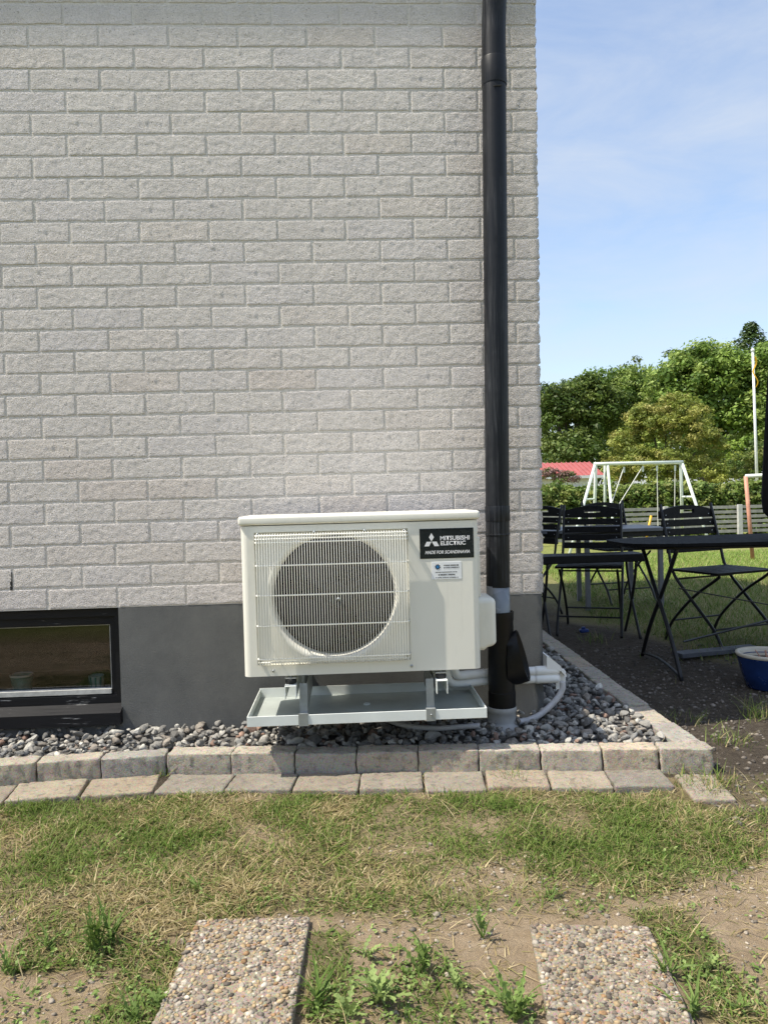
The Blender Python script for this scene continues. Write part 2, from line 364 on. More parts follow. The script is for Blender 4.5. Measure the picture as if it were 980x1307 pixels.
M['traybase'] = plain('shaded_tray_steel', (.42,.46,.445), .45, .2, var=.15, scale=6); M['strap'] = plain('shaded_zinc_strap', (.33,.35,.35), .45, .4, var=.15, scale=30); M['concrete_box'] = plain('grey_concrete', (.20,.20,.20), .85, var=.2); M['toyblue'] = plain('blue_plastic', (.02,.05,.22), .4); M['plank'] = plain('grey_plank', (.09,.095,.11), .7, var=.2)

# ------------------------------------------------------------------ ground
def sstep(a, b, x):
    t = min(1, max(0, (x-a)/(b-a))); return t*t*(3-2*t)
def gz(x, y):
    z = -.47*sstep(4.0, 17.5, y)
    if -3 < y < 6 and abs(x) < 4:
        z += .010*fbm(x*2.2, y*2.2, .3, 2)+.005*fbm(x*9, y*9, 2.1, 2)
        if y < -.5: z += .0045*fbm(x*27, y*27, 4.4, 2)
    return z
def grass_cov(x, y):
    """share of ground covered by grass, front lawn"""
    n1 = fbm(x*2.6+4, y*2.6, 1.7, 3); n2 = fbm(x*7, y*7+3, 5.2, 2)
    edge = -1.27+.07*nz3(x*3, 0, 8)
    if x > .62: edge = -1.31+(x-.62)*.52
    base = sstep(edge-.06, edge+.06, y)
    c = base*(.68+.62*n1+.34*n2)
    if base < .5:
        c = max(c, .28+.75*n1+.35*n2-.16) if x < -.36 else max(c, .02+.7*n1+.3*n2-.10)
    if .60 < x < .74 and y < -1.3: c = max(c, .75)                # tufts along the right slab
    if -.12 < x < -.02 and y < -1.33: c = max(c, .6)
    if -.50 < x < -.37 and y < -1.33: c = max(c, .6)
    if -.75 < x < -.45 and -1.40 < y < -1.15: c = max(c, .75)
    return max(0, min(1, c))
xs = list(np.concatenate([-np.geomspace(1.8, 420, 34)[::-1], np.arange(-1.76, 2.7, .018), np.geomspace(2.7, 420, 40)]))
ys = list(np.concatenate([-np.geomspace(2.3, 80, 18)[::-1], np.arange(-2.26, -.45, .016), np.arange(-.45, 3.2, .05), np.geomspace(3.2, 620, 60)]))
V = []; C = []
for y in ys:
    for x in xs:
        V.append((x, y, gz(x, y)))
        if y > -.5 and x > .6:
            g = sstep(-.1, .25, (x-1.95)*.9+(y-1.3)*.22+.25*nz3(x*2, y*2, 4)) * sstep(.3, 1.1, y+.25*nz3(x*1.5, y*1.5, 9))
            far = sstep(4.2, 6.5, y)*1.0
            g2 = max(g, far)
            C.append((g*.9, 1-g2, max(far, g*.45)))
        elif y > -.5: C.append((0, 1, 0))
        else:
            path = sstep(1.05, 1.15, x+.12*nz3(x*4, y*4, 2))*sstep(-.95, -.80, y+.1*nz3(x*3, y*3, 3))
            C.append((grass_cov(x, y) if y > -2.3 and abs(x) < 2.6 else .55, path*.55, 1.0 if (y < -2.5) else 0))
nx_ = len(xs); idx = np.arange(len(V)).reshape(len(ys), nx_)
Fq = np.stack([idx[:-1,:-1].ravel(), idx[:-1,1:].ravel(), idx[1:,1:].ravel(), idx[1:,:-1].ravel()], 1)
g_ = big_mesh('ground', np.array(V), Fq, M['ground'], smooth=True, col=np.array(C)); tag(g_, 'dry soil and lawn ground running from the wall out to the far hedge', 'ground', kind='structure')

# ------------------------------------------------------------------ the house: wall of single bricks, plinth, window, eaves
UU, VV, BX0, BZ0 = .262, .082088, -1.29222, 2.85468
ZB = BZ0-28*VV                                                    # lower edge of the brickwork
def xend(z): return .757+.0095*(z-.735)
house = thing('brick_house', 'house with a wall of painted rough bricks above a dark grey plinth', 'house', (-.3, 0, 0))
wl = MB()
for k in range(-6, 28):                                           # the mortar bed, one slab a course so that it follows the corner
    z0 = BZ0-k*VV
    wl.add([(-4.2,0,z0-VV),(xend(z0-VV)-.006,0,z0-VV),(xend(z0-VV)-.006,.5,z0-VV),(-4.2,.5,z0-VV),(-4.2,0,z0),(xend(z0)-.006,0,z0),(xend(z0)-.006,.5,z0),(-4.2,.5,z0)],
           [(0,1,5,4),(1,2,6,5),(2,3,7,6),(3,0,4,7)]+([(0,3,2,1)] if k == 27 else []))
obj('wall', wl, M['mortar'], house)
JT = .0098
def brick_mesh(L, H, seed, corner=False):
    mb = MB(); d = .06
    vs, fs = rbox_data((-L/2, L/2), (-.0018, d), (-H/2, H/2), .0012, (max(3, int(L/.0062)), 1, 11), 0, 1, 0, 2)
    out = []
    for p in vs:
        x, y, z = p
        if y < .0:
            e = min(L/2-abs(x), H/2-abs(z)); k = min(1, e/.008+.35)
            y -= k*(.0009*fbm(x*40+seed*9.1, z*50, seed*2.7, 3)+.0013*fbm(x*125, z*125, seed*1.9, 2)); y -= .0003
        # uneven arrises
        x += .0011*nz3(z*60+seed, y*40, seed*1.3)*(1 if abs(x) > L/2-.006 else 0)
        z += .0024*fbm(x*30+seed*5, y*30, seed*.7, 2)*(1 if abs(z) > H/2-.006 else 0)
        if corner and x > L/2-.008: x += .0045*fbm(y*35, z*35, seed*3.3, 3)+.003*nz3(0, z*22, seed)
        out.append((x, y, z))
    mb.add(out, fs); return mesh_of('brick', mb, M['brick'], True)
BM = [brick_mesh(UU-JT, VV-JT, 11+s) for s in range(14)]
rest = MB(); nb = 0
for k in range(-3, 28):
    zc = BZ0-(k+.5)*VV; odd = k % 2
    x = BX0+(.5*UU if odd else 0)-12*UU
    xe = xend(zc)
    while x < xe-.02:
        a, b = x+JT/2, x+UU-JT/2
        if b > xe-.055: b = xe
        elif x+UU+.06 > xe: b = x+UU-JT/2
        if b-a > .02:
            vis = (k >= -1) and b > -1.45+.02*0
            cx = (a+b)/2
            if vis:
                nb += 1
                if abs((b-a)-(UU-JT)) < 1e-6: me = random.choice(BM)
                else: me = brick_mesh(b-a, VV-JT, 200+k, True)
                o = inst('brick', me, (cx+random.uniform(-.0015,.0015)*(0 if b == xe else 1), random.uniform(-.0005,.0006), zc+random.uniform(-.0014,.0014)), house, (0, random.uniform(-.004,.004), 0))
            elif a > -4.2: rest.rbox(max(a, -4.19), b, -.011, .03, zc-(VV-JT)/2, zc+(VV-JT)/2, .004, (1,1,1), seg=1)
        x += UU
        if b == xe: break
print('bricks', nb)
for k in range(-3, 28):                                           # the return wall round the corner
    zc = BZ0-(k+.5)*VV; y = .10+(.5*UU if k % 2 else 0); xe = xend(zc)
    while y < 4.0:
        rest.rbox(xe-.03, xe+.004, y+JT/2, y+UU-JT/2, zc-(VV-JT)/2, zc+(VV-JT)/2, .004, (1,1,1), seg=1); y += UU
o = obj('brick', rest, M['brick'], house); o['kind'] = 'stuff'
# house body behind the front wall, upper floor, roofs
obj('wall', MB().box(-8, .745, .5, 4.25, ZB, 5.2).box(-8, -4.2, .02, .5, ZB, 5.2), M['mortar'], house)
obj('upper_wall', MB().box(-4.2, .75, .0, .5, 3.35, 5.2), M['siding'], house)
rf = MB(); rf.add([(-8.4,-.299,5.2),(1.05,-.299,5.2),(1.05,4.4,5.2),(-8.4,4.4,5.2),(-6,2.1,6.6),(-1.2,2.1,6.6)], [(0,3,2,1),(0,1,5,4),(1,2,5),(2,3,4,5),(3,0,4)])
obj('roof', rf, M['roof'], house)
# plinth with the window opening
WX0, WX1, WZ0, WZ1 = -1.98, -.898, .115, ZB
pl = MB().box(WX1, .748, -.001, .5, -.3, ZB-.001).box(-8, WX0, -.001, .5, -.3, ZB-.001).box(WX0, WX1, -.001, .5, -.3, WZ0).box(-8, .742, .5, 4.25, -.3, ZB-.001)
obj('plinth', pl, M['plinth'], house)
win = obj('window', MB().box(WX0,WX1,.02,.09,WZ1-.035,WZ1-.001).box(WX0,WX1,.02,.09,WZ0+.068,WZ0+.098).box(WX1-.022,WX1,.02,.09,WZ0+.098,WZ1-.035).box(WX0,WX0+.022,.02,.09,WZ0+.098,WZ1-.035), M['blackwood'], house)
gx1, gz0, gz1 = -.942, .232, .487
obj('sash', MB().box(WX0+.022,WX1-.022,.034,.075,gz1,WZ1-.035).box(WX0+.022,WX1-.022,.030,.075,WZ0+.098,gz0-.014).box(gx1,WX1-.022,.034,.075,gz0-.014,gz1).box(WX0+.022,WX0+.045,.034,.075,gz0-.014,gz1), M['blackwood'], win)
obj('bead', MB().box(WX0+.045,gx1-.001,.026,.06,gz0-.0135,gz0+.0045).box(gx1-.0045,gx1-.0005,.040,.056,gz0+.005,gz1-.001).box(WX0+.045,gx1-.005,.042,.056,gz1-.0035,gz1-.0005), M['bead'], win)
obj('pane', MB().add([(WX0+.04,.062,gz0-.01),(gx1+.005,.062,gz0-.01),(gx1+.005,.062,gz1+.005),(WX0+.04,.062,gz1+.005)], [(0,1,2,3)]), M['glass'], win)
sl = MB(); sl.add([(WX0-.02,-.035,.112),(WX1+.004,-.035,.112),(WX1+.004,.03,.112),(WX0-.02,.03,.112),(WX0-.02,-.035,.158),(WX1+.004,-.035,.158),(WX1+.004,.03,.186),(WX0-.02,.03,.186)], [(0,3,2,1),(4,5,6,7),(0,1,5,4),(1,2,6,5),(2,3,7,6),(3,0,4,7)])
obj('sill', sl, M['blackwood'], win)
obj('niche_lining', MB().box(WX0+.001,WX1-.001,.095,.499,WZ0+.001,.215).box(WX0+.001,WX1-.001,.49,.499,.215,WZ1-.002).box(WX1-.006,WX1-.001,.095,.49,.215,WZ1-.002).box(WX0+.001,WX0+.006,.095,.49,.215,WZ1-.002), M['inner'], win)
P_ = U(14, 742, 1, -.006)
obj('slot_shade', MB().box(P_[0]-.0045, P_[0]+.0045, -.0022, .01, P_[2]-.034, P_[2]+.034), M['rubber'], house)  # black strip standing in for the shade inside an open joint

# things on the inner sill
def pot_on_sill(name, label, x, y, r0, r1, h, mt, handle=False):
    t = thing(name, label, 'pot' if not handle else 'cup', (x, y, .2155))
    obj('body', MB().lathe([(0,0),(r0,0),(r0*1.02,.004),(r1,h),(r1*.92,h),(r0*.9,.01),(0,.01)], (x,y,.2155), 24), mt, t, smooth=True)
    return t
p = U(29, 878, 1, .15); t = pot_on_sill('flower_pot', 'turquoise glazed pot with pale rim behind the basement window', p[0], .15, .036, .043, .062, M['turq'])
obj('rim', MB().lathe([(.0435,.058),(.0455,.058),(.0455,.066),(.041,.066),(.041,.058)], (p[0],.15,.2155), 24), M['china'], t, smooth=True)
p = U(124, 878, 1, .15); t = pot_on_sill('patterned_cup', 'small white cup with dark stripes behind the basement window', p[0], .15, .026, .03, .05, M['china'], True)
for j in range(9):
    a = 2*PI*j/9; q = MB(); q.bar((p[0]+.0275*math.cos(a), .15+.0275*math.sin(a), .222), (p[0]+.030*math.cos(a), .15+.030*math.sin(a), .262), .007, .001, (math.cos(a), math.sin(a), 0)); obj('stripe', q, M['turq'], t)

# ------------------------------------------------------------------ downpipe
XT, XB, PY = .592, .5585, -.085
def px_(z): return XB+(XT-XB)*(z-.5)/(2.6-.5)
dp = thing('downpipe', 'black painted round downpipe running down the wall beside the corner', 'downpipe', (XB, PY, .06))
pts = [(px_(z), PY, z) for z in (.60, .9, 1.4, 1.9, 2.3, 2.62)]
a0 = Vector((px_(2.70), PY, 2.70))
for s_ in range(1, 9):
    a = s_/8*math.radians(14); pts.append((a0.x+.004*s_/8, PY-.5*(1-math.cos(a)), 2.70+.5*math.sin(a)))
pts += [(a0.x+.01, -.125, 3.0), (a0.x+.012, -.15, 3.4), (a0.x+.012, -.15, 5.15)]; obj('pipe', MB().tube(pts, .0452, 28, caps=False), M['downpipe'], dp, smooth=True)
for z, r, h in ((2.545, .0468, .10), (.88, .0466, .058), (.80, .0466, .008)):
    obj('sleeve', MB().lathe([(.044,-h/2),(r,-h/2),(r+.0008,-h/2+.003),(r+.0008,h/2-.003),(r,h/2),(.044,h/2)], (px_(z), PY, z), 28), M['downpipe'], dp, smooth=True, flat_angle=40)
obj('clamp_pin', MB().tube([(px_(2.47)-.012, PY-.047, 2.473), (px_(2.47)+.022, PY-.047, 2.475)], .0022, 6), M['rubber'], dp)
obj('zinc_section', MB().lathe([(.0447,.475),(.0447,.605),(.040,.605)], (px_(.55), PY, 0), 28), M['zinc'], dp, smooth=True)
lt = obj('leaf_trap', MB().lathe([(.044,.505),(.0515,.505),(.0515,.475),(.0495,.470),(.0495,.34),(.0505,.25),(.0505,.20),(.0525,.198),(.0525,.125),(.048,.125)], (.565, PY, 0), 36), M['blackplastic'], dp, smooth=True, flat_angle=35)
sp = MB(); k = 30; rings = []                                     # the slanted leaf chute on the right of the trap
for t_, (dx, zc_, hh, hd) in enumerate(((0, .300, .075, .040), (.032, .318, .092, .044), (.062, .334, .098, .046), (.070, .336, .0985, .0465), (.070, .336, .093, .042), (.035, .315, .080, .036))):
    ring = []
    for j in range(k):
        a = 2*PI*j/k; yy = hd*math.cos(a); zz = hh*math.sin(a)
        lean = .024*(zz/hh) if dx > .02 else 0
        ring.append((.565+.012+dx-lean*1.0+(.018*(yy/hd) if dx > .02 else 0), PY-.018+yy, zc_+zz))
    rings.append(ring)
sp.add([q for r in rings for q in r], [(i*k+j, i*k+(j+1) % k, (i+1)*k+(j+1) % k, (i+1)*k+j) for i in range(5) for j in range(k)])
obj('chute', sp, M['blackplastic'], lt, smooth=True, flat_angle=50)
obj('drain_collar', MB().lathe([(.045,.142),(.0555,.142),(.0575,.136),(.0575,.124),(.0545,.120),(.0535,.085),(.056,.078),(.066,.070),(.070,.045),(.070,.0)], (.562, PY, 0), 36), M['greyplastic'], dp, smooth=True, flat_angle=45)

# ------------------------------------------------------------------ heat pump unit
UX0, UX1, UY0, UY1, UZ0, UZ1 = -.368, .436, -.400, -.115, .360, .868
unit = thing('heat_pump_unit', 'cream outdoor heat pump unit with round fan behind a wire grille', 'heat pump', (.03, -.25, .36))
GX0, GX1, GZ0, GZ1 = -.322, .196, .398, .846                      # recess for the grille
cs = MB(); R = .022; prof = []
for (cx_, cy_, a0_) in ((UX0+R, UY0+R, PI), (UX1-R, UY0+R, 1.5*PI), (UX1-R, UY1-R, 0), (UX0+R, UY1-R, .5*PI)):
    for s in range(7): a = a0_+s/6*PI/2; prof.append((cx_+R*math.cos(a), cy_+R*math.sin(a)))
n = len(prof)                                                     # index 6 -> 7 is the flat front face
for z in (UZ0, UZ1): cs.v += [(x, y, z) for x, y in prof]
cs.f += [(i, (i+1) % n, (i+1) % n+n, i+n) for i in range(n) if i != 6]
cs.f += [tuple(range(n))[::-1], tuple(range(n, 2*n))]
fx0, fx1 = UX0+R, UX1-R
def quad(mb, *p): mb.add(p, [tuple(range(len(p)))])
for (xa, xb, za, zb) in ((fx0, GX0, UZ0, UZ1), (GX1, fx1, UZ0, UZ1), (GX0, GX1, UZ0, GZ0), (GX0, GX1, GZ1, UZ1)):
    quad(cs, (xa,UY0,za), (xb,UY0,za), (xb,UY0,zb), (xa,UY0,zb))
RY = UY0+.010                                                     # recessed panel
c4 = [(GX0,GZ0),(GX1,GZ0),(GX1,GZ1),(GX0,GZ1)]
for i in range(4):
    (xa,za),(xb,zb) = c4[i], c4[(i+1) % 4]; quad(cs, (xa,UY0,za),(xa,RY,za),(xb,RY,zb),(xb,UY0,zb))
FX, FZ, FR = -.059, .622, .215
K = 72
def edge(a):
    c, s = math.cos(a), math.sin(a)
    tx = ((GX1-FX) if c > 0 else (GX0-FX))/c if abs(c) > 1e-9 else 1e9; tz = ((GZ1-FZ) if s > 0 else (GZ0-FZ))/s if abs(s) > 1e-9 else 1e9
    t = min(tx, tz); return (FX+c*t, RY, FZ+s*t)
angs = sorted(set([2*PI*j/K for j in range(K)]+[math.atan2(z-FZ, x-FX) % (2*PI) for x, z in c4])); K = len(angs)
rings = [[edge(a) for a in angs]]
for (r, y) in ((FR+.016, RY), (FR+.014, RY-.0008), (FR+.006, RY-.0018), (FR-.002, RY+.0005), (FR-.006, RY+.006), (FR-.008, RY+.02), (FR-.008, RY+.07)):
    rings.append([(FX+r*math.cos(a), y, FZ+r*math.sin(a)) for a in angs])
b0 = len(cs.v); cs.v += [p for r in rings for p in r]
cs.f += [(b0+i*K+j, b0+i*K+(j+1) % K, b0+(i+1)*K+(j+1) % K, b0+(i+1)*K+j) for i in range(len(rings)-1) for j in range(K)]
obj('casing', cs, M['enamel'], unit, smooth=True, recalc=False, flat_angle=40)
obj('heat_exchanger', MB().box(GX0, GX1, -.20, -.19, GZ0, GZ1).add([(FX+(.201)*math.cos(a), y, FZ+.201*math.sin(a)) for y in (-.33, -.2) for a in [2*PI*j/48 for j in range(48)]], [(j, (j+1) % 48, (j+1) % 48+48, j+48) for j in range(48)]), M['fins'], unit)
fan = obj('fan', MB().lathe([(.0,.0),(.036,.0),(.042,.006),(.042,.06),(0,.06)], (0,0,0), 28), M['dark'], None, smooth=True, flat_angle=40)
fan.rotation_euler = (-PI/2, 0, 0); fan.parent = unit; fan.location = Vector((FX, -.335, FZ))-wloc(unit)
for b in range(3):
    mbd = MB(); na, nr = 10, 6; vs = []
    for i in range(nr+1):
        r = .04+(.196-.04)*i/nr
        for j in range(na+1):
            a = b*2*PI/3+(j/na-.5)*1.35+.35*(i/nr); vs.append((r*math.cos(a), r*math.sin(a), .012+.045*(j/na)))
    mbd.add(vs, [(i*(na+1)+j, i*(na+1)+j+1, (i+1)*(na+1)+j+1, (i+1)*(na+1)+j) for i in range(nr) for j in range(na)])
    me = mesh_of('blade', mbd, M['dark'], True); o = bpy.data.objects.new('blade', me); COL.objects.link(o); o.parent = fan
obj('lid', MB().rbox(UX0-.006, UX1+.006, UY0-.007, UY1+.005, .8705, .9005, .009, (6,3,1), seg=3), M['enamel'], unit, smooth=True, flat_angle=60)
# grille: every wire a piece of its own
gr = obj('grille', MB().tube([(GX0+.006,UY0-.016,GZ0+.012),(GX1-.006,UY0-.016,GZ0+.012)], .0022, 6), M['wire'], unit, smooth=True)
zt, zb = GZ1-.004, GZ0+.004; gy = UY0-.0265
wv = MB().tube([(0,UY0+.006,zb),(0,gy+.005,zb+.001),(0,gy,zb+.007),(0,gy,(zt+zb)/2),(0,gy,zt-.014),(0,gy+.006,zt-.004),(0,UY0+.006,zt)], .00118, 6)
wv.v = [(p[0], p[1]-(-.25), p[2]-.36) for p in wv.v]; wme = mesh_of('wire', wv, M['wire'], True)
NW = 57
for i in range(NW):
    x = GX0+.010+(GX1-GX0-.020)*i/(NW-1); o = bpy.data.objects.new('wire', wme); COL.objects.link(o); o.parent = gr; o.location = (x-.03, 0, 0)
for z in (GZ1-.011, GZ1-.022, GZ1-.034, .735, .635, .533, GZ0+.024):
    yy = gy+.004 if z > GZ1-.02 else gy+.0022
    obj('wire', MB().tube([(GX0+.002,UY0+.008,z),(GX0+.006,yy+.003,z),(GX0+.012,yy,z),(GX1-.012,yy,z),(GX1-.006,yy+.003,z),(GX1-.002,UY0+.008,z)], .0024, 6), M['wire'], gr, smooth=True)
def screw(x, y, z, r=.0045, par=None):
    q = MB().lathe([(0,.004),(r*.7,.0038),(r,.002),(r,0)], (0,0,0), 10); q.v = [(x+a, y-c, z+b) for a, b, c in q.v]
    return obj('screw', q, M['galv'], par or unit, smooth=True)
for (x, z) in ((GX0+.012, GZ0+.016), (GX1-.012, GZ0+.016), (-.27, .378), (.197, .378), (GX0+.012, GZ1-.006), (GX1-.012, GZ1-.006), (-.12, GZ1-.003), (.05, GZ1-.003)): screw(x, UY0-.001, z, .0048)
screw(FX+.015, gy, FZ-.005, .006)
# cover on the right side with the valve housing
vc = MB().rbox(UX1-.004, .5115, -.300, -.150, .398, .588, .022, (3,3,4), seg=4)
for i, p in enumerate(vc.v):
    if p[0] > UX1+.03 and p[2] < .45: vc.v[i] = (p[0], p[1], p[2]+(.030*(.45-p[2])/.052)*.6*(p[0]-UX1)/.075)
obj('valve_cover', vc, M['enamel'], unit, smooth=True, flat_angle=60)
obj('side_panel', MB().rbox(UX1-.003, UX1+.024, -.285, -.165, .590, .805, .006, (1,1,1)), M['enamel'], unit, smooth=True, flat_angle=40)
obj('side_handle', MB().rbox(UX1-.003, UX1+.020, -.275, -.175, .812, .842, .008, (1,1,1)), M['enamel'], unit, smooth=True, flat_angle=40)
# nameplate and sticker
def text_mesh(txt, x0, x1, z0, z1, y, mat, parent, shear=0, off=.012, name='lettering'):
    cu = bpy.data.curves.new('lettering', 'FONT'); cu.body = txt; cu.offset = off; cu.shear = shear; cu.resolution_u = 3
    to = bpy.data.objects.new('lettering', cu); COL.objects.link(to); bpy.context.view_layer.update()
    me = bpy.data.meshes.new_from_object(to.evaluated_get(bpy.context.evaluated_depsgraph_get())); bpy.data.objects.remove(to)
    v = np.array([q.co[:] for q in me.vertices]); lo, hi = v.min(0), v.max(0); w0 = wloc(parent)
    for q in me.vertices:
        x = x0+(q.co.x-lo[0])/(hi[0]-lo[0])*(x1-x0); z = z0+(q.co.y-lo[1])/(hi[1]-lo[1])*(z1-z0); q.co = (x-w0.x, y-w0.y, z-w0.z)
    me.materials.clear(); me.materials.append(mat); o = bpy.data.objects.new(name, me); COL.objects.link(o); o.parent = parent; return o
LX0, LX1, LZ0, LZ1 = .2355, .4195, .7410, .8430
pt = obj('nameplate', MB().rbox(LX0, LX1, UY0-.0015, UY0+.001, LZ0, LZ1, .0008), M['plate'], unit)
def lp(x, y): return (LX0+(x-110)/745*(LX1-LX0), LZ1-(y-105)/415*(LZ1-LZ0))
def lbox(x0, x1, y0, y1): a = lp(x0, y1); b = lp(x1, y0); return a[0], b[0], a[1], b[1]
ly = UY0-.0022
for poly in (((272,165),(238,224),(272,283),(307,224)), ((272,285),(204,285),(172,348),(238,348)), ((276,285),(343,285),(376,348),(310,348))):
    q = [lp(*c) for c in poly]; quad_ = MB(); quad_.add([(x, ly, z) for x, z in q], [tuple(range(4))]); obj('emblem_diamond', quad_, M['print'], pt)
text_mesh('MITSUBISHI', *lbox(392, 797, 210, 271), ly, M['print'], pt, off=.03); text_mesh('ELECTRIC', *lbox(396, 742, 282, 340), ly, M['print'], pt, off=.03)
text_mesh('MADE FOR SCANDINAVIA', *lbox(180, 797, 410, 456), ly, M['print'], pt, shear=.25, off=.025)
st = obj('sticker', MB().rbox(.2735, .3755, UY0-.001, UY0+.001, .6695, .7295, .0005), M['sticker'], unit)
def sp_(x, y): return (.2735+(x-280)/405*.102, .7295-(y-570)/245*.060)
gear = MB(); gpts = []
for j in range(32):
    a = 2*PI*j/32; r = .0095 if (j//2) % 2 else .0078; c = sp_(362, 640); gpts.append((c[0]+r*math.cos(a), UY0-.0016, c[1]+r*math.sin(a)))
gear.add(gpts, [tuple(range(32))]); obj('emblem', gear, M['ink'], st)
c = sp_(362, 640); gd = MB(); gd.add([(c[0]+.0055*math.cos(2*PI*j/16), UY0-.002, c[1]+.0055*math.sin(2*PI*j/16)) for j in range(16)], [tuple(range(16))]); obj('emblem_disc', gd, M['blueink'], st)
rr = random.Random(3)
for (x0, x1, yc, hh) in ((445,655,622,20), (445,655,655,18), (330,635,715,14), (370,600,752,20), (330,640,792,14)):   # print too small to read: rows of letter-sized marks
    q = MB(); x = x0
    while x < x1-8:
        wd = rr.uniform(7, 13); a = sp_(x, yc-hh/2*rr.uniform(.8, 1)); b = sp_(min(x+wd, x1), yc+hh/2*rr.uniform(.8, 1))
        q.add([(a[0],UY0-.0016,b[1]),(b[0],UY0-.0016,b[1]),(b[0],UY0-.0016,a[1]),(a[0],UY0-.0016,a[1])], [(0,1,2,3)]); x += wd+rr.choice((3,3,4,4,9))
    obj('print_line', q, M['ink'], st)

# ------------------------------------------------------------------ wall brackets and drip tray
for (bx, lab) in ((-.213, 'galvanised wall bracket under the fan side of the heat pump'), (.297, 'galvanised wall bracket under the nameplate side of the heat pump')):
    b = thing('wall_bracket', lab, 'bracket', (bx, 0, .3))
    q = MB().box(bx-.019,bx-.0165,-.425,-.0,.285,.330).box(bx+.0165,bx+.019,-.425,-.0,.285,.330).box(bx-.0165,bx+.0165,-.425,-.0,.3275,.330)
    obj('arm', q, M['tray'], b)
    obj('wall_plate', MB().box(bx-.022,bx+.022,-.004,.012,.12,.34), M['galv'], b)
    for yb in (-.385, -.13):
        obj('damper', MB().lathe([(0,0),(.017,0),(.019,.004),(.019,.012),(.016,.018),(0,.018)], (bx,yb,.331), 20), M['rubber'], b, smooth=True)
        obj('washer_plate', MB().rbox(bx-.019,bx+.019,yb-.016,yb+.016,.3485,.3525,.001), M['galv'], b)
        obj('bolt', MB().lathe([(0,.010),(.006,.010),(.006,0),(.004,0),(.004,-.012)], (bx,yb,.353), 6).tube([(bx,yb,.35),(bx,yb,.3585)], .0035, 8), M['galv'], b)
tr = thing('drip_tray', 'pale steel drip tray hung below the heat pump over the gravel', 'tray', (.04, -.2, .2))
TX0, TX1, TY0, TY1, TZ0, TZ1 = -.361, .448, -.418, -.045, .197, .230
q = MB().box(TX0,TX1,TY0,TY1,TZ0,TZ0+.0015)
obj('base', q, M['traybase'], tr)  # tray steel again, the shade inside it painted as a darker grey
obj('front_lip', MB().rbox(TX0,TX1,TY0-.0015,TY0+.0025,TZ0-.001,TZ1,.001), M['tray'], tr); obj('rear_lip', MB().box(TX0,TX1,TY1-.002,TY1,TZ0+.002,TZ1+.004), M['tray'], tr)
for sx in (TX0, TX1-.0025): obj('side_lip', MB().box(sx,sx+.0025,TY0+.003,TY1-.0022,TZ0+.002,TZ1-.0005), M['tray'], tr)
for sx in (-.173, .257):
    o = obj('hanging_strap', MB().box(sx-.016,sx+.016,TY0-.0045,TY0-.0018,TZ0-.004,TZ1+.002).box(sx-.016,sx+.016,TY0-.0045,TY0+.016,TZ1+.002,TZ1+.0045).add([(sx-.012,TY0+.0161,TZ1+.003),(sx+.012,TY0+.0161,TZ1+.003),(sx+.012,TY0+.030,.329),(sx-.012,TY0+.030,.329),(sx-.012,TY0+.0185,TZ1+.003),(sx+.012,TY0+.0185,TZ1+.003),(sx+.012,TY0+.0325,.329),(sx-.012,TY0+.0325,.329)], [(0,1,2,3),(7,6,5,4),(0,4,5,1),(1,5,6,2),(2,6,7,3),(3,7,4,0)])
        .add([(sx+.012,TY0+.016,TZ1+.003),(sx+.012,TY1,TZ1+.003),(sx+.012,TY1,.329),(sx+.012,TY0+.030,.329),(sx+.0142,TY0+.016,TZ1+.003),(sx+.0142,TY1,TZ1+.003),(sx+.0142,TY1,.329),(sx+.0142,TY0+.030,.329)], [(0,1,2,3),(7,6,5,4),(0,4,5,1),(1,5,6,2),(2,6,7,3),(3,7,4,0)]), M['strap'], tr)  # zinc grey, darkened to carry the shade under the unit
screw(.258, TY0-.0045, .215, .003, tr)
obj('drain_spout', MB().lathe([(.010,.0),(.012,.0),(.012,-.012),(0,-.012)], (.045,-.2,.2015), 16), M['tray'], tr)

# ------------------------------------------------------------------ refrigerant pipes, wall cap, hoses
def smooth_path(P, n=8):
    P = [Vector(p) for p in P]; out = []
    for i in range(len(P)-1):
        p0, p1, p2, p3 = P[max(i-1,0)], P[i], P[i+1], P[min(i+2,len(P)-1)]
        for s in range(n):
            t = s/n; out.append(.5*((2*p1)+(-p0+p2)*t+(2*p0-5*p1+4*p2-p3)*t*t+(-p0+3*p1-3*p2+p3)*t**3))
    return out+[P[-1]]
rp = thing('refrigerant_pipes', 'pair of white insulated pipes running along the plinth round the corner', 'pipes', (.6, -.03, .2))
zu, zl = .262, .231
for dz, dx in ((zu, 0), (zl, -.03)):
    pth = smooth_path([(.37+dx,-.22,.38),(.365+dx,-.21,.33),(.385+dx,-.16,.285 if dz == zu else .265),(.44+dx,-.09,dz+.006),(.52,-.052,dz),(.62,-.05,dz),(.72,-.046,dz),(.775,-.042,dz)], 7)
    obj('pipe', MB().tube(pth, .0168, 14), M['white'], rp, smooth=True)
for x, yy in ((.452, -.075), (.475, -.066), (.665, -.049), (.672, -.049)): obj('tie', MB().lathe([(.0176,-.0015),(.0184,-.0015),(.0184,.0015),(.0176,.0015)], (0,0,0), 14), M['white'], rp)
for o in list(rp.children):
    if o.name.startswith('tie'):
        pass
ties = [o for o in rp.children if o.name.startswith('tie')]
for o, (x, yy, zz) in zip(ties, ((.50,-.058,zu+.001), (.50,-.060,zl+.001), (.672,-.048,zu), (.672,-.048,zl))):
    for v_ in o.data.vertices: v_.co = v_.co+Vector((.6,-.03,.2))
    o.rotation_euler = (0, PI/2, 0); o.location = Vector((x, yy, zz))-wloc(rp)
cap = thing('pipe_cap', 'white corner cover where the insulated pipes turn round the plinth', 'pipe cover', (.78, -.03, .2))
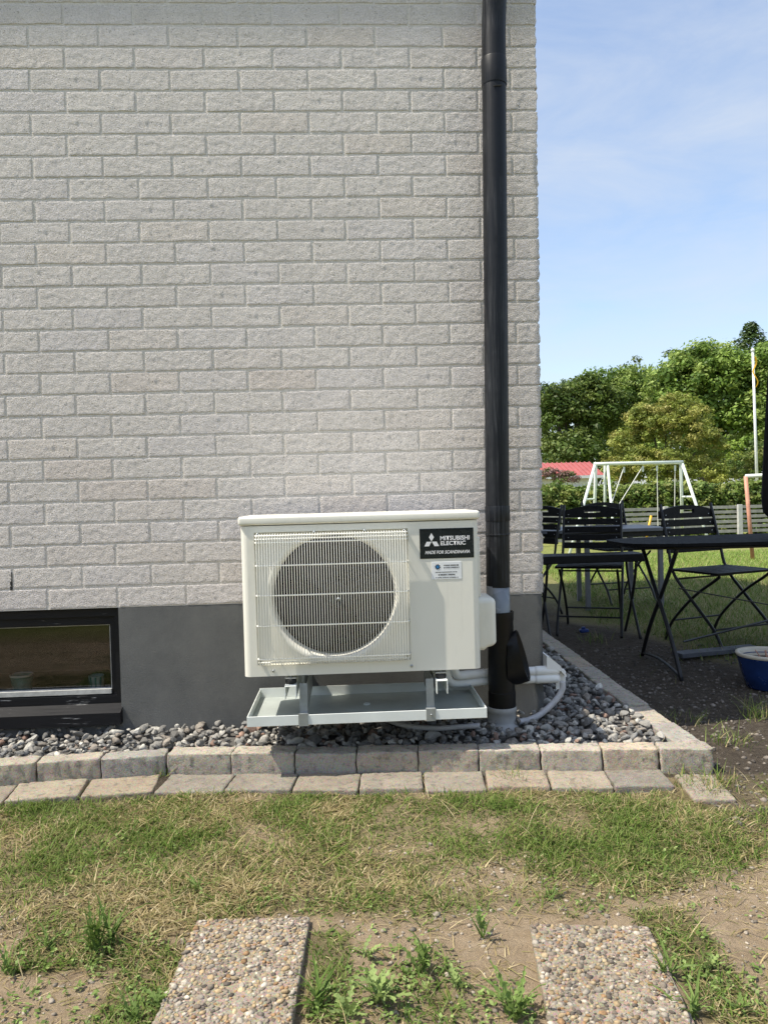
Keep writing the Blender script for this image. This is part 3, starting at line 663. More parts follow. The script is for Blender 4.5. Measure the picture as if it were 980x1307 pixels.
hd_ = MB().prism([(.748,.270),(.802,.262),(.824,.236),(.822,.250),(.800,.282),(.758,.318),(.748,.322)], -.062, .05); obj('hood', hd_, M['white'], cap)
obj('flange', MB().prism([(.790,.180),(.826,.190),(.831,.250),(.822,.262),(.790,.262)], -.030, -.026), M['white'], cap)
for zz in (zu, zl): obj('end_sleeve', MB().tube([(.70,-.047,zz),(.712,-.047,zz),(.790,-.043,zz),(.803,-.043,zz)], [.0165,.0188,.0192,.012], 14), M['white'], cap, smooth=True)
def corrugated(name, label, pts, r):
    P = smooth_path(pts, 10); Pd = []
    for a, b in zip(P[:-1], P[1:]):
        nseg = max(1, int((b-a).length/.0021))
        for s in range(nseg): Pd.append(a.lerp(b, s/nseg))
    Pd.append(P[-1]); rad = [r*(1 if i % 2 else .86) for i in range(len(Pd))]
    o = obj(name, MB().tube(Pd, rad, 10), M['hose'], None, smooth=True); tag(o, label, 'hose'); return o
corrugated('drain_hose', 'pale corrugated hose bending from the corner cap down to the drain', [(.80,-.085,.225),(.798,-.088,.195),(.768,-.095,.155),(.71,-.105,.11),(.66,-.11,.09),(.622,-.112,.085)], .0125)
corrugated('drain_hose', 'grey corrugated hose lying on the gravel below the drip tray', [(.12,-.12,.115),(.2,-.17,.102),(.3,-.20,.100),(.38,-.205,.103),(.455,-.21,.106)], .0105)

# ------------------------------------------------------------------ kerb, edging pavers, gravel, slabs
KX = [-1.31,-1.09,-.88,-.66,-.432,-.212,.0,.212,.418,.627,.832,1.02,1.195]
def kfy(x): return float(np.interp(x, [-2.4,-1.2,-.88,-.66,-.42,.12,.65,1.2], [-.45,-.352,-.320,-.305,-.332,-.385,-.428,-.492]))
kb = bpy.data.objects.new('kerb', None); COL.objects.link(kb); kb.location = (0, -.35, 0); tag(kb, 'low kerb of rough concrete blocks round the gravel strip', 'kerb', kind='structure')
def place_block(p0, p1, depth, z0, z1, name, mat, parent, seed, amp=.0045, r=.0055, gap=.002):
    """block whose front edge runs p0 -> p1; it reaches `depth` behind that line"""
    a, b = Vector((*p0, 0)), Vector((*p1, 0)); L_ = (b-a).length-2*gap; ang = math.atan2(b.y-a.y, b.x-a.x)
    q = MB().rbox(-L_/2, L_/2, 0, depth, z0, z1, r, (18,7,7), amp, 60, seed, 2); me = mesh_of(name, q, mat, True)
    return inst(name, me, (a+b)/2, parent, (random.uniform(-.012,.012), random.uniform(-.008,.008), ang))
kx = [-1.97,-1.75,-1.53]+KX
for i in range(len(kx)-1):
    j = random.uniform(-.003, .003)
    place_block((kx[i], kfy(kx[i])+j), (kx[i+1], kfy(kx[i+1])+j+random.uniform(-.004,.004)), .078, -.05, .080+random.uniform(-.004,.004), 'kerb_block', M['kerb'], kb, i)
y = kfy(1.19)+.085; sx = 1.198
while y < 4.3:                                                    # the side run, going back along the house
    l = .235; place_block((sx, y), (sx+.0005, y+l), .095, -.05, .080+random.uniform(-.006,.006), 'kerb_block', M['kerb'], kb, int(y*10)+40, .003); y += l; sx += random.uniform(-.004,.006)
ed = bpy.data.objects.new('edging', None); COL.objects.link(ed); ed.location = (0, -.5, 0); tag(ed, 'row of flat concrete pavers between the kerb and the grass', 'edging', kind='structure')
PX = [-1.82,-1.60,-1.36,-1.13,-.90,-.665,-.435,-.213,.005,.216,.418,.622,.818,1.01]
for i in range(len(PX)-1):
    xa, xb = PX[i], PX[i+1]; dep = .155+random.uniform(-.008,.012)
    place_block((xa, kfy(xa)-.005-dep), (xb, kfy(xb)-.005-dep+random.uniform(-.006,.006)), dep, -.06, .014+random.uniform(-.004,.003), 'paver', M['paver'], ed, 70+i, .003, .007, .003)
place_block((1.022,-.718), (1.150,-.735), .21, -.06, .010, 'paver', M['paver'], ed, 90, .003, .007)
# gravel
gb = bpy.data.objects.new('gravel_bed', None)
bedp = [(x, kfy(x)+.06) for x in (-2.3,-1.2,-.88,-.66,-.42,.12,.65,1.09)]
gq = MB(); gq.add([(x, y, .052) for x, y in bedp]+[(1.11, 4.3, .045), (.70, 4.3, .045), (.70, .02, .05), (-2.3, .02, .058)], [tuple(range(12))])
gbo = obj('gravel_bed', gq, M['bedsoil']); tag(gbo, 'strip of loose grey river pebbles between the plinth and the kerb', 'gravel', kind='structure')
IV, IF = ico(2)
def stone_variant(seed, V0):
    V = V0.copy()
    for i, p in enumerate(V):
        V[i] = p*(1.06+.26*fbm(p[0]*1.1+seed*3.1, p[1]*1.1, p[2]*1.1+seed, 2)+.06*nz3(p[0]*4, p[1]*4, p[2]*4+seed))
    rg = np.random.default_rng(seed+100)
    for _ in range(8):                                            # worn facets
        nn = rg.normal(size=3); nn /= np.linalg.norm(nn); dd = rg.uniform(.46, .82)
        V -= np.maximum(0, V @ nn-dd)[:,None]*.9*nn
    return V
SV = [stone_variant(s, IV) for s in range(10)]
def stone_col(n, rng=RNG):
    pal = np.array([(.20,.195,.185),(.29,.28,.265),(.13,.127,.123),(.37,.36,.335),(.24,.215,.19),(.23,.155,.125),(.46,.445,.41),(.17,.17,.17)])*np.array([1.10,1.09,1.06]); pw = np.array([.24,.20,.17,.11,.12,.06,.04,.06])
    return pal[rng.choice(len(pal), n, p=pw/pw.sum())]*rng.uniform(.8, 1.2, (n,1))
pos = []
cand = RNG.uniform((-2.25,-.52,0), (1.10,3.2,0), (60000,3)); cell = {}
def inbed(x, y):
    if x < .78: return kfy(x)+.095 < y < .008
    return kfy(min(x,1.19))+.095 < y < 3.2 and x < 1.088
for (x, y, _) in cand:
    if not inbed(x, y): continue
    r = float(np.clip(RNG.lognormal(math.log(.0148), .32), .008, .029)); 
    if y > .8: r *= 1.15
    ok = True; ci, cj = int(x/.05+100), int(y/.05+100)
    for a in (-1,0,1):
        for b in (-1,0,1):
            for (X, Y, Rr) in cell.get((ci+a, cj+b), ()):
                if (X-x)**2+(Y-y)**2 < (.80*(Rr+r))**2: ok = False; break
            if not ok: break
        if not ok: break
    if ok: cell.setdefault((ci, cj), []).append((x, y, r)); pos.append((x, y, r, 0))
base_n = len(pos)
for (x, y, r, _) in list(pos):                                    # a loose second layer, heaped a little towards the wall
    if RNG.random() < .55 and y < 1.2:
        x2, y2 = x+RNG.normal(0,.014), y+RNG.normal(0,.014)
        if inbed(x2, y2): pos.append((x2, y2, r*RNG.uniform(.7,1.05), 1))
pos = np.array(pos); N = len(pos); print('pebbles', N)
zst = np.where(pos[:,3] == 0, .060, .078)+RNG.normal(0,.003,N)+np.clip((pos[:,1]+.30)*.05, 0, .014)
dist = np.hypot(pos[:,0]-CAM[0], pos[:,1]-CAM[1])/pos[:,2]
dist += np.where((pos[:,0] < -1.36) | (pos[:,3] == 0), 1e4, 0)
order = np.argsort(dist); colr = stone_col(N); RM = rotmats(N); sq = np.c_[RNG.uniform(1.0,1.6,N), RNG.uniform(.75,1.1,N), RNG.uniform(.6,.9,N)]
def stone_xf(i): # yaw + small tilt, so that pebbles lie flat
    a = RNG.uniform(0, 2*PI); t1, t2 = RNG.normal(0,.35,2)
    return np.array(Matrix.Rotation(a,3,'Z') @ Matrix.Rotation(t1,3,'X') @ Matrix.Rotation(t2,3,'Y'))
Rm = np.array([stone_xf(i) for i in range(N)])
near = set(order[:300].tolist())
VV_, FF_, CC_ = [], [], []; off = 0
palmesh = {}
for i in range(N):
    sv = SV[i % 10]
    if i in near:
        ci = int(RNG.integers(0, 24))
        if (i % 10, ci % 8) not in palmesh:
            me = bpy.data.meshes.new('pebble'); me.from_pydata(sv.tolist(), [], IF.tolist())
            cc = stone_col(1)[0]; at = me.color_attributes.new('Col', 'FLOAT_COLOR', 'POINT'); at.data.foreach_set('color', np.tile(np.r_[cc, 1], len(sv)).astype(np.float32)); me.materials.append(M['pebble']); palmesh[(i % 10, ci % 8)] = me
        o = bpy.data.objects.new('pebble', palmesh[(i % 10, ci % 8)]); COL.objects.link(o); o.parent = gbo
        o.matrix_local = Matrix.Translation((pos[i,0], pos[i,1], zst[i])) @ Matrix(Rm[i].tolist()).to_4x4() @ Matrix.Diagonal((*(sq[i]*pos[i,2]), 1))
    else:
        V = (sv*sq[i]*pos[i,2]) @ Rm[i].T + np.array([pos[i,0], pos[i,1], zst[i]]); VV_.append(V); FF_.append(IF+off); off += len(V); CC_.append(np.tile(colr[i], (len(V),1)))
o = big_mesh('pebble', np.concatenate(VV_), np.concatenate(FF_), M['pebble'], gbo, False, np.concatenate(CC_)); o['kind'] = 'stuff'
# two exposed-aggregate slabs
I1V, I1F = ico(1); S1 = [stone_variant(s+30, I1V) for s in range(8)]
def slab(corners, length, label, tone=1.0):
    (xa, ya), (xb, yb) = corners; ang = math.atan2(yb-ya, xb-xa); wd = math.hypot(xb-xa, yb-ya)
    t = thing('paving_slab', label, 'paving slab', ((xa+xb)/2, (ya+yb)/2, -.02), 'exposed aggregate slabs laid in the grass', ang)
    q = MB().rbox(-wd/2, wd/2, -length, 0, -.03, .038, .004, (10,16,2), .0022, 40, wd*50); me = mesh_of('slab_body', q, M['slab'], True); o = bpy.data.objects.new('slab_body', me); COL.objects.link(o); o.parent = t
    pal = np.array([(.36,.27,.16),(.29,.18,.095),(.23,.195,.155),(.135,.115,.095),(.44,.39,.32),(.32,.285,.235),(.38,.30,.19),(.19,.155,.125),(.46,.41,.34)])*tone*1.0; pw = np.array([.15,.08,.17,.13,.12,.13,.10,.08,.04]); pw /= pw.sum()
    cell = {}; Vs, Fs, Cs = [], [], []; off = 0
    for x, y in RNG.uniform((-wd/2+.004,-length+.004), (wd/2-.004,-.004), (18000,2)):
        r = float(np.clip(RNG.lognormal(math.log(.0057), .34), .0028, .0095)); ci, cj = int(x/.02+50), int(y/.02+50)
        if any((X-x)**2+(Y-y)**2 < (.74*(Rr+r))**2 for a in (-1,0,1) for b in (-1,0,1) for (X,Y,Rr) in cell.get((ci+a,cj+b), ())): continue
        cell.setdefault((ci,cj), []).append((x,y,r))
        R3 = np.array(Matrix.Rotation(RNG.uniform(0,6.3),3,'Z') @ Matrix.Rotation(RNG.normal(0,.3),3,'X'))
        V = (S1[int(RNG.integers(8))]*np.array([1.3,1.0,.62])*r) @ R3.T+np.array([x,y,.0375+RNG.normal(0,.0008)]); Vs.append(V); Fs.append(I1F+off); off += len(V)
        Cs.append(np.tile(pal[RNG.choice(9, p=pw)]*RNG.uniform(.8,1.2), (len(V),1)))
    o = big_mesh('aggregate', np.concatenate(Vs), np.concatenate(Fs), M['pebble'], None, True, np.concatenate(Cs)); o.parent = t; o['kind'] = 'stuff'
    return t
slab(((-.366,-1.272),(-.113,-1.282)), .40, 'tan exposed aggregate slab lying in line below the fan of the heat pump')
slab(((.366,-1.357),(.618,-1.389)), .40, 'grey brown exposed aggregate slab set askew near bare soil', .86)
# loose grit on bare soil and on the path by the kerb corner
Vs, Fs, Cs = [], [], []; off = 0; I0V, I0F = ico(1)
for i in range(5200):
    if i % 2: x, y = RNG.uniform(-1.1, 1.2), RNG.uniform(-1.75, -.9)
    else: x, y = RNG.uniform(1.06, 2.3), RNG.uniform(-.95, 1.6)
    if i % 2 and (grass_cov(x, y) > .45 or (-.38 < x < -.10 and y < -1.26) or (.32 < x < .63 and y < -1.34)): continue
    if x < 1.215 and y > -.5: continue
    r = float(np.clip(RNG.lognormal(math.log(.0034 if i % 2 else .0055), .45), .002, .014))
    V = (S1[i % 8]*np.array([1.2,.95,.7])*r) @ np.array(Matrix.Rotation(RNG.uniform(0,6.3),3,'Z')).T+np.array([x,y,gz(x,y)+r*.15]); Vs.append(V); Fs.append(I0F+off); off += len(V)
    c = np.array((.36,.31,.25) if i % 2 else (.19,.165,.14))*RNG.uniform(.4,1.2); Cs.append(np.tile(c, (len(V),1)))
o = big_mesh('grit', np.concatenate(Vs), np.concatenate(Fs), M['pebble'], None, True, np.concatenate(Cs)); tag(o, 'scattered small grit on the bare soil and path', 'grit', kind='stuff')

# ------------------------------------------------------------------ grass
def blades(name, label, roots, h, wd, col, lean, bend=.6, segs=3):
    """roots (N,3); each blade a bent tapered strip"""
    n = len(roots); az = RNG.uniform(0, 2*PI, n); d = np.c_[np.cos(az), np.sin(az), np.zeros(n)]; side = np.c_[-np.sin(az+RNG.normal(0,.6,n)), np.cos(az), np.zeros(n)]
    up = np.array([0,0,1.0]); Vl = []
    for s in range(segs+1):
        t = s/segs; horiz = (lean*t+bend*lean*t*t)[:,None]*h[:,None]; vert = (h*t*np.sqrt(np.clip(1-(lean*.62*t)**2, .05, 1)))[:,None]
        c = roots+d*horiz+up*vert; wv_ = (wd*(1-t**1.6*.92))[:,None]*side
        Vl += [c-wv_/2, c+wv_/2]
    V = np.stack(Vl, 1).reshape(-1, 3); k = 2*(segs+1)
    f = np.array([(2*s, 2*s+1, 2*s+3, 2*s+2) for s in range(segs)]); Fq = (np.arange(n)[:,None,None]*k+f[None]).reshape(-1, 4)
    tone = np.repeat(np.linspace(.75, 1.1, segs+1), 2)
    Cc = (col[:,None,:]*np.ones((1,k,1))).reshape(-1, 3)
    o = big_mesh(name, V, Fq, M['grass'], None, False, Cc); tag(o, label, 'grass', kind='stuff'); return o
GREEN = np.array([(.110,.185,.030),(.150,.225,.040),(.080,.140,.022),(.185,.245,.060),(.210,.235,.075)]); STRAW = np.array([(.42,.34,.18),(.50,.42,.25),(.32,.25,.12),(.25,.23,.09)])
roots, hh, ww, cc, ll = [], [], [], [], []
def add_blade(x, y, h, w_, c, l, z=None): roots.append((x, y, gz(x,y)-.003 if z is None else z)); hh.append(h); ww.append(w_); cc.append(c); ll.append(l)
for x, y in RNG.uniform((-1.45,-1.85), (1.75,-.50), (190000,2)):
    if y > kfy(x)-.165 and x < 1.03: continue
    if x > 1.0 and y > -.78 and not RNG.random() < .12: continue
    if (-.372 < x < -.108 and y < -1.268) or (.325 < x < .625 and y < -1.35-.12*(x-.366)): continue
    cv = grass_cov(x, y)
    if RNG.random() > cv**1.25*.85: continue
    dry = .27+.85*fbm(x*3.1+9, y*3.1, 3.3, 3)+.25*(1-cv)
    dry += -.10 if x > .15 else .07
    st_ = RNG.random() < dry
    c = (STRAW[RNG.integers(4)] if st_ else GREEN[RNG.integers(5)])*RNG.uniform(.75,1.2)
    hs = .75+.5*fbm(x*4, y*4, 7.7, 2)
    h = RNG.uniform(.012,.036)*hs*(1.0 if not st_ else .85); add_blade(x, y, h, RNG.uniform(.0022,.0044), c, abs(RNG.normal(.75,.4)) if not st_ else RNG.uniform(.7,1.5))
for x, y in RNG.uniform((-1.4,-1.8), (1.6,-.55), (1100,2)):       # longer stalks and fallen straw
    if y > kfy(x)-.17 and x < 1.03: continue
    if (-.372 < x < -.108 and y < -1.262) or (.325 < x < .625 and y < -1.33): continue
    if grass_cov(x, y) < .2 and RNG.random() < .6: continue
    c = STRAW[RNG.integers(4)]*RNG.uniform(.9,1.35) if RNG.random() < .6 else GREEN[RNG.integers(5)]*1.2
    add_blade(x, y, RNG.uniform(.03,.06), RNG.uniform(.0016,.0028), c, RNG.uniform(.5,1.6))
for x, y in RNG.uniform((-1.4,-1.8), (1.6,-.6), (16000,2)):      # dead grass litter lying flat on the soil
    if y > kfy(x)-.17 and x < 1.03: continue
    if (-.375 < x < -.105 and y < -1.262) or (.322 < x < .628 and y < -1.33): continue
    if RNG.random() < .55*grass_cov(x, y)+(.35 if fbm(x*4, y*4, 6.6, 2) < 0 else 0): continue
    add_blade(x, y, RNG.uniform(.008,.022), RNG.uniform(.0016,.003), STRAW[RNG.integers(4)]*RNG.uniform(.7,1.35), RNG.uniform(1.5,2.4))
def tuft(x, y, n, h, spread, dry=.3, z=None):
    for _ in range(n):
        c = (STRAW[RNG.integers(4)] if RNG.random() < dry else GREEN[RNG.integers(5)]*1.15)*RNG.uniform(.8,1.2)
        add_blade(x+RNG.normal(0,spread), y+RNG.normal(0,spread), h*RNG.uniform(.5,1.15), RNG.uniform(.002,.0036), c, abs(RNG.normal(.55,.3)), z)
for (px, py, n, h, s, dr) in ((207,992,26,.06,.010,.2),(100,1010,40,.03,.03,.3),(655,998,40,.05,.018,.5),(640,1003,30,.03,.02,.6),(880,1000,60,.05,.03,.3),(860,985,40,.06,.02,.5),(918,1000,60,.07,.025,.3),(700,965,14,.05,.01,.7),
        (930,950,70,.06,.05,.3),(880,920,60,.05,.05,.3),(970,915,90,.09,.03,.2),(745,1005,20,.03,.012,.7),(540,992,16,.03,.01,.7),(850,960,30,.08,.012,.6),(760,818,60,.07,.06,.2),(905,1010,60,.05,.03,.3),(770,985,22,.025,.02,.8)):
    P_ = U(px, py, 2, 0); tuft(P_[0], P_[1], n, h, s, dr)
blades('lawn_grass', 'short patchy half dry grass in front of the paver edging', np.array(roots), np.array(hh), np.array(ww), np.array(cc), np.array(ll))
# the shaded back garden lawn and its sunny part
roots, hh, ww, cc, ll = [], [], [], [], []
for x, y in RNG.uniform((1.25,-.3), (8.5,11.0), (130000,2)):
    g = sstep(-.1, .25, (x-1.95)*.9+(y-1.3)*.22+.25*nz3(x*2, y*2, 4))*sstep(.3, 1.1, y+.25*nz3(x*1.5, y*1.5, 9))
    if y > 5 : g = 1
    if x > 1.4+.72*(y+1.5) or x < .9+.16*(y+3): continue           # keep to the wedge the garden view takes in
    if RNG.random() > max(g*.9, .012): continue
    s = 1+.10*max(0, y); c = (STRAW[RNG.integers(4)] if RNG.random() < .12 else GREEN[RNG.integers(5)]*(1.0 if y < 4.8 else 1.6))*RNG.uniform(.8,1.2)  # sunlight painted in: blades beyond the house shade get a lighter green
    add_blade(x, y, RNG.uniform(.03,.07), RNG.uniform(.003,.005)*s, c, abs(RNG.normal(.6,.3)))
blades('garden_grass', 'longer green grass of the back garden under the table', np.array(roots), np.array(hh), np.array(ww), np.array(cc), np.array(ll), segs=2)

# ------------------------------------------------------------------ weeds in the soil
def leaf_mesh(kind, seed):
    r = random.Random(seed); n = 9; vs = []; fs = []
    for i in range(n+1):
        t = i/n
        if kind == 'lobed': wdt = .15*math.sin(PI*min(1, t*.9+.08))*(1.0 if i % 2 else .3)
        elif kind == 'feather': wdt = .12*(1-t*.7)*(1.0 if i % 2 else .22)
        else: wdt = .05*(1-t)**.6
        z = .62*t-.42*t*t*(.7+.6*r.random()*.3); y = .9*t
        vs += [(-wdt, y+.03*(i % 2), z+.05*wdt), (0, y, z-.02), (wdt, y+.03*(i % 2), z+.05*wdt)]
    for i in range(n):
        a = 3*i; fs += [(a,a+1,a+4,a+3),(a+1,a+2,a+5,a+4)]
    return vs, fs
WL = {}
def weed_leafmesh(kind, var, col):
    key = (kind, var, col)
    if key not in WL:
        vs, fs = leaf_mesh(kind, var*13+5); me = bpy.data.meshes.new('leaf'); me.from_pydata(vs, [], fs)
        at = me.color_attributes.new('Col', 'FLOAT_COLOR', 'POINT'); rr_ = random.Random(var); k = rr_.uniform(.85,1.15); at.data.foreach_set('color', np.tile(np.array([col[0]*k,col[1]*k,col[2]*k,1]), len(vs)).astype(np.float32)); me.materials.append(M['weed']); WL[key] = me
    return WL[key]
def weed(px, py, kind, n, size, label, col, tall=0, name='weed'):
    P_ = U(px, py, 2, .0); z0 = gz(P_[0], P_[1]); t = thing(name, label, 'weed', (P_[0], P_[1], z0), 'weeds in the bare soil by the slabs')
    for j in range(n):
        o = bpy.data.objects.new('leaf', weed_leafmesh(kind, j % 4, col)); COL.objects.link(o); o.parent = t
        s = size*random.uniform(.4,.95); hgt = .7*tall*random.random()
        o.location = (random.uniform(-.01,.01), random.uniform(-.01,.01), hgt); o.rotation_euler = (random.uniform(-.1,.75 if not tall else .9), random.uniform(-.25,.25), j*2.399+random.uniform(-.3,.3)); o.scale = (s, s, s)
    if tall:
        q = MB(); [q.tube([(random.uniform(-.012,.012), random.uniform(-.01,.01), 0), (random.uniform(-.03,.03), random.uniform(-.02,.02), tall*random.uniform(.7,1.15))], [.0022,.001], 5) for _ in range(4)]
        at_me = mesh_of('stem', q, M['weed']); a_ = at_me.color_attributes.new('Col', 'FLOAT_COLOR', 'POINT'); a_.data.foreach_set('color', np.tile(np.array([*col,1]), len(q.v)).astype(np.float32)); o = bpy.data.objects.new('stem', at_me); COL.objects.link(o); o.parent = t
G1, G2, G3 = (.17,.25,.065), (.25,.33,.11), (.12,.19,.04)
weed(122, 1215, 'feather', 26, .075, 'bushy upright weed with feathery green leaves left of the tan slab', G3, .085)
weed(140, 1205, 'blade', 14, .10, 'tall tuft of narrow leaves beside the bushy feathery weed', G3, .06)
weed(485, 1280, 'lobed', 15, .085, 'pale green rosette with lobed leaves in bare soil between the slabs', G2, .05)
weed(540, 1245, 'lobed', 14, .075, 'broad lobed green weed leaning over bare soil toward the askew slab', G1, .045)
weed(616, 1200, 'lobed', 9, .055, 'small upright weed beyond the corner of the askew slab', G1, .05)
weed(655, 1302, 'feather', 24, .085, 'feathery weed growing against the lit edge of the askew slab', G1, .05)
weed(205, 1285, 'lobed', 12, .06, 'low leafy weed hugging the sunny edge of the tan slab', G1, .02)
weed(408, 1285, 'blade', 16, .095, 'clump of narrow leaves in the shadow edge of the tan slab', G3, .03)
weed(850, 1250, 'blade', 16, .085, 'narrow leaved clump along the far side of the askew slab', G1, .03)
weed(885, 1298, 'blade', 14, .09, 'thin leaved clump where the askew slab meets bare soil', G1, .03)
weed(945, 1290, 'lobed', 10, .05, 'small flat weed alone on the open bare soil', G1, .01)
weed(15, 1240, 'feather', 10, .07, 'weed with feathery leaves far out from the tan slab in dry grass', G1, .03)

for (px, py, kd, n, sz, lab) in ((470,1228,'lobed',8,.05,'small lobed seedling near the far edge of the soil gap'), (585,1262,'lobed',9,.055,'low weed with spreading lobed leaves toward the askew slab'), (60,1205,'feather',12,.06,'low feathery weed in the dry turf beyond the bushy one'),
        (250,1135,'blade',12,.06,'dark green grass clump in the dry turf beyond the tan slab'), (700,1150,'blade',10,.05,'small grass clump at the lip of the turf above the askew slab'), (445,1300,'lobed',10,.06,'leafy weed in the soil gap beside the tan slab'), (905,1240,'lobed',8,.04,'tiny flat weed on bare soil past the askew slab'), (170,1300,'feather',14,.07,'feathery weed crowding the sunny side of the tan slab')):
    weed(px, py, kd, n, sz, lab, G2 if kd == 'lobed' else G1, .02)
cen = []
for (px, py, n, sp) in ((495,1265,60,.07), (545,1240,40,.05), (650,1295,60,.05), (205,1285,60,.05), (125,1215,60,.06), (420,1280,50,.04), (860,1255,60,.05), (890,1300,40,.04), (60,1290,50,.10), (950,1275,30,.06), (330,1150,60,.12), (760,1120,60,.15), (150,1100,50,.12)):
    P_ = U(px, py, 2, 0)
    for _ in range(n):
        x, y = P_[0]+RNG.normal(0,sp), P_[1]+RNG.normal(0,sp)
        if (-.375 < x < -.105 and y < -1.265) or (.322 < x < .628 and y < -1.345): continue
        cen.append((x, y, gz(x,y)+.007))
def leaves_low(name, centers, cols):
    n_per = 5; c = np.repeat(np.array(centers), n_per, 0); n = len(c); P = c+RNG.normal(0,.008,(n,3))*np.array([1,1,.35]); P[:,2] = np.maximum(P[:,2], c[:,2]-.004)
    nrm = np.array([0,0,1.0])+RNG.normal(0,.4,(n,3)); nrm /= np.linalg.norm(nrm, axis=1)[:,None]; t = np.cross(nrm, RNG.normal(size=(n,3))); t /= np.linalg.norm(t, axis=1)[:,None]; b = np.cross(nrm, t); sz = RNG.uniform(.006,.015,(n,1))
    V = np.stack([P-t*sz*.5, P+b*sz*.3, P+t*sz*.5-nrm*sz*.1, P-b*sz*.3], 1).reshape(-1,3); cl = cols[RNG.integers(0,len(cols),n)]*RNG.uniform(.75,1.25,(n,1))
    return big_mesh(name, V, np.arange(n*4).reshape(n,4), M['weed'], None, False, np.repeat(cl, 4, 0))
tag(leaves_low('ground_cover', cen, np.array([G1, G2, G3])), 'small leafy ground cover creeping over soil and turf by the slabs', 'ground cover', kind='stuff')

# ------------------------------------------------------------------ garden furniture
def folding_chair(label):
    t = thing('folding_chair', label, 'chair', (0,0,0), 'black folding garden chairs round the tables')
    W2 = .205
    def rail(z): return .17+(z-.45)*.26                            # y of the back rail at height z (leaning back)
    for s in (-1, 1):
        obj('back_leg', MB().tube(smooth_path([(s*W2,-.24,0),(s*W2,-.17,.12),(s*W2,.02,.30),(s*W2,.15,.44),(s*W2*.97,rail(.6)-.015,.6),(s*W2*.95,rail(.86)-.015,.86)], 4), .0095, 7), M['blackmetal'], t, smooth=True)
        obj('front_leg', MB().tube(smooth_path([(s*W2*.9,.25,0),(s*W2*.9,.18,.13),(s*W2*.9,-.0,.30),(s*W2*.9,-.15,.40),(s*W2*.9,-.20,.435)], 4), .009, 7), M['blackmetal'], t, smooth=True)
    obj('crossbar', MB().tube([(-W2,-.17,.12),(W2,-.17,.12)], .006, 6), M['blackmetal'], t); obj('crossbar', MB().tube([(-W2*.9,.18,.13),(W2*.9,.18,.13)], .006, 6), M['blackmetal'], t); obj('crossbar', MB().tube([(-W2,.10,.40),(W2,.10,.40)], .006, 6), M['blackmetal'], t)
    for j in range(6): obj('seat_slat', MB().rbox(-.215, .215, -.215+j*.064, -.215+j*.064+.054, .445, .459, .003), M['blackslat'], t)
    for j, z in enumerate((.572, .627, .682, .737)): obj('back_slat', MB().rbox(-.20-.006*j*0, .20, rail(z)-.009, rail(z)+.009, z-.0215, z+.0215, .003), M['blackslat'], t)
    top = MB(); z0, z1 = .725, .80; N_ = 16                        # arched top slat with a hand hole
    hx, hz0, hz1 = .055, .800, .822
    zt_ = lambda x: .815+.035*(1-(x/.205)**2)
    cols = [-.205+.41*i/20 for i in range(21)]; cols = sorted(set([round(c, 4) for c in cols]+[-hx, hx]))
    for a, b in zip(cols[:-1], cols[1:]):
        for (la, lb, ta, tb) in ([(.768,.768,zt_(a),zt_(b))] if (b <= -hx+1e-6 or a >= hx-1e-6) else [(.768,.768,hz0,hz0),(hz1,hz1,zt_(a),zt_(b))]):
            ys_ = (rail(.80)-.010, rail(.80)+.010); top.add([(a,ys_[0],la),(b,ys_[0],lb),(b,ys_[1],lb),(a,ys_[1],la),(a,ys_[0],ta),(b,ys_[0],tb),(b,ys_[1],tb),(a,ys_[1],ta)], [(0,3,2,1),(4,5,6,7),(0,1,5,4),(1,2,6,5),(2,3,7,6),(3,0,4,7)])
    obj('top_slat', top, M['blackslat'], t)
    for s in (-1, 1):
        for z in (.627, .682, .737, .79): obj('rivet', MB().lathe([(0,.003),(.004,.002),(.004,0)], (0,0,0), 6), M['galv'], t).location = (s*.165, rail(z)-.0095, z)
    for o in t.children:
        if o.name.startswith('rivet'): o.rotation_euler = (PI/2, 0, 0)
    return t
ch0 = folding_chair('black slatted folding chair turned toward the house corner behind the small bench')
def put_chair(o, px, py, y, rz, z=None):
    P_ = U(px, py, 1, y); x = P_[0]+.22*math.sin(rz); yy = y-.22*math.cos(rz); o.location = (x, yy, gz(x, yy)); o.rotation_euler = (0, 0, rz)
chairs = [ch0]+[copy_tree(ch0) for _ in range(3)]
put_chair(chairs[0], 755, 665, 2.38, math.radians(-22))
put_chair(chairs[1], 881, 665, 1.85, math.radians(20)); chairs[1].scale = (1.08, 1.0, 1.0); chairs[1]['label'] = 'black slatted folding chair behind the big folding table under the swing frame'
put_chair(chairs[2], 772, 690, 3.75, math.radians(10)); chairs[2]['label'] = 'black slatted folding chair pushed behind the grey topped table'
put_chair(chairs[3], 690, 690, 3.1, math.radians(-60)); chairs[3]['label'] = 'black slatted folding chair mostly hidden behind the wall corner'
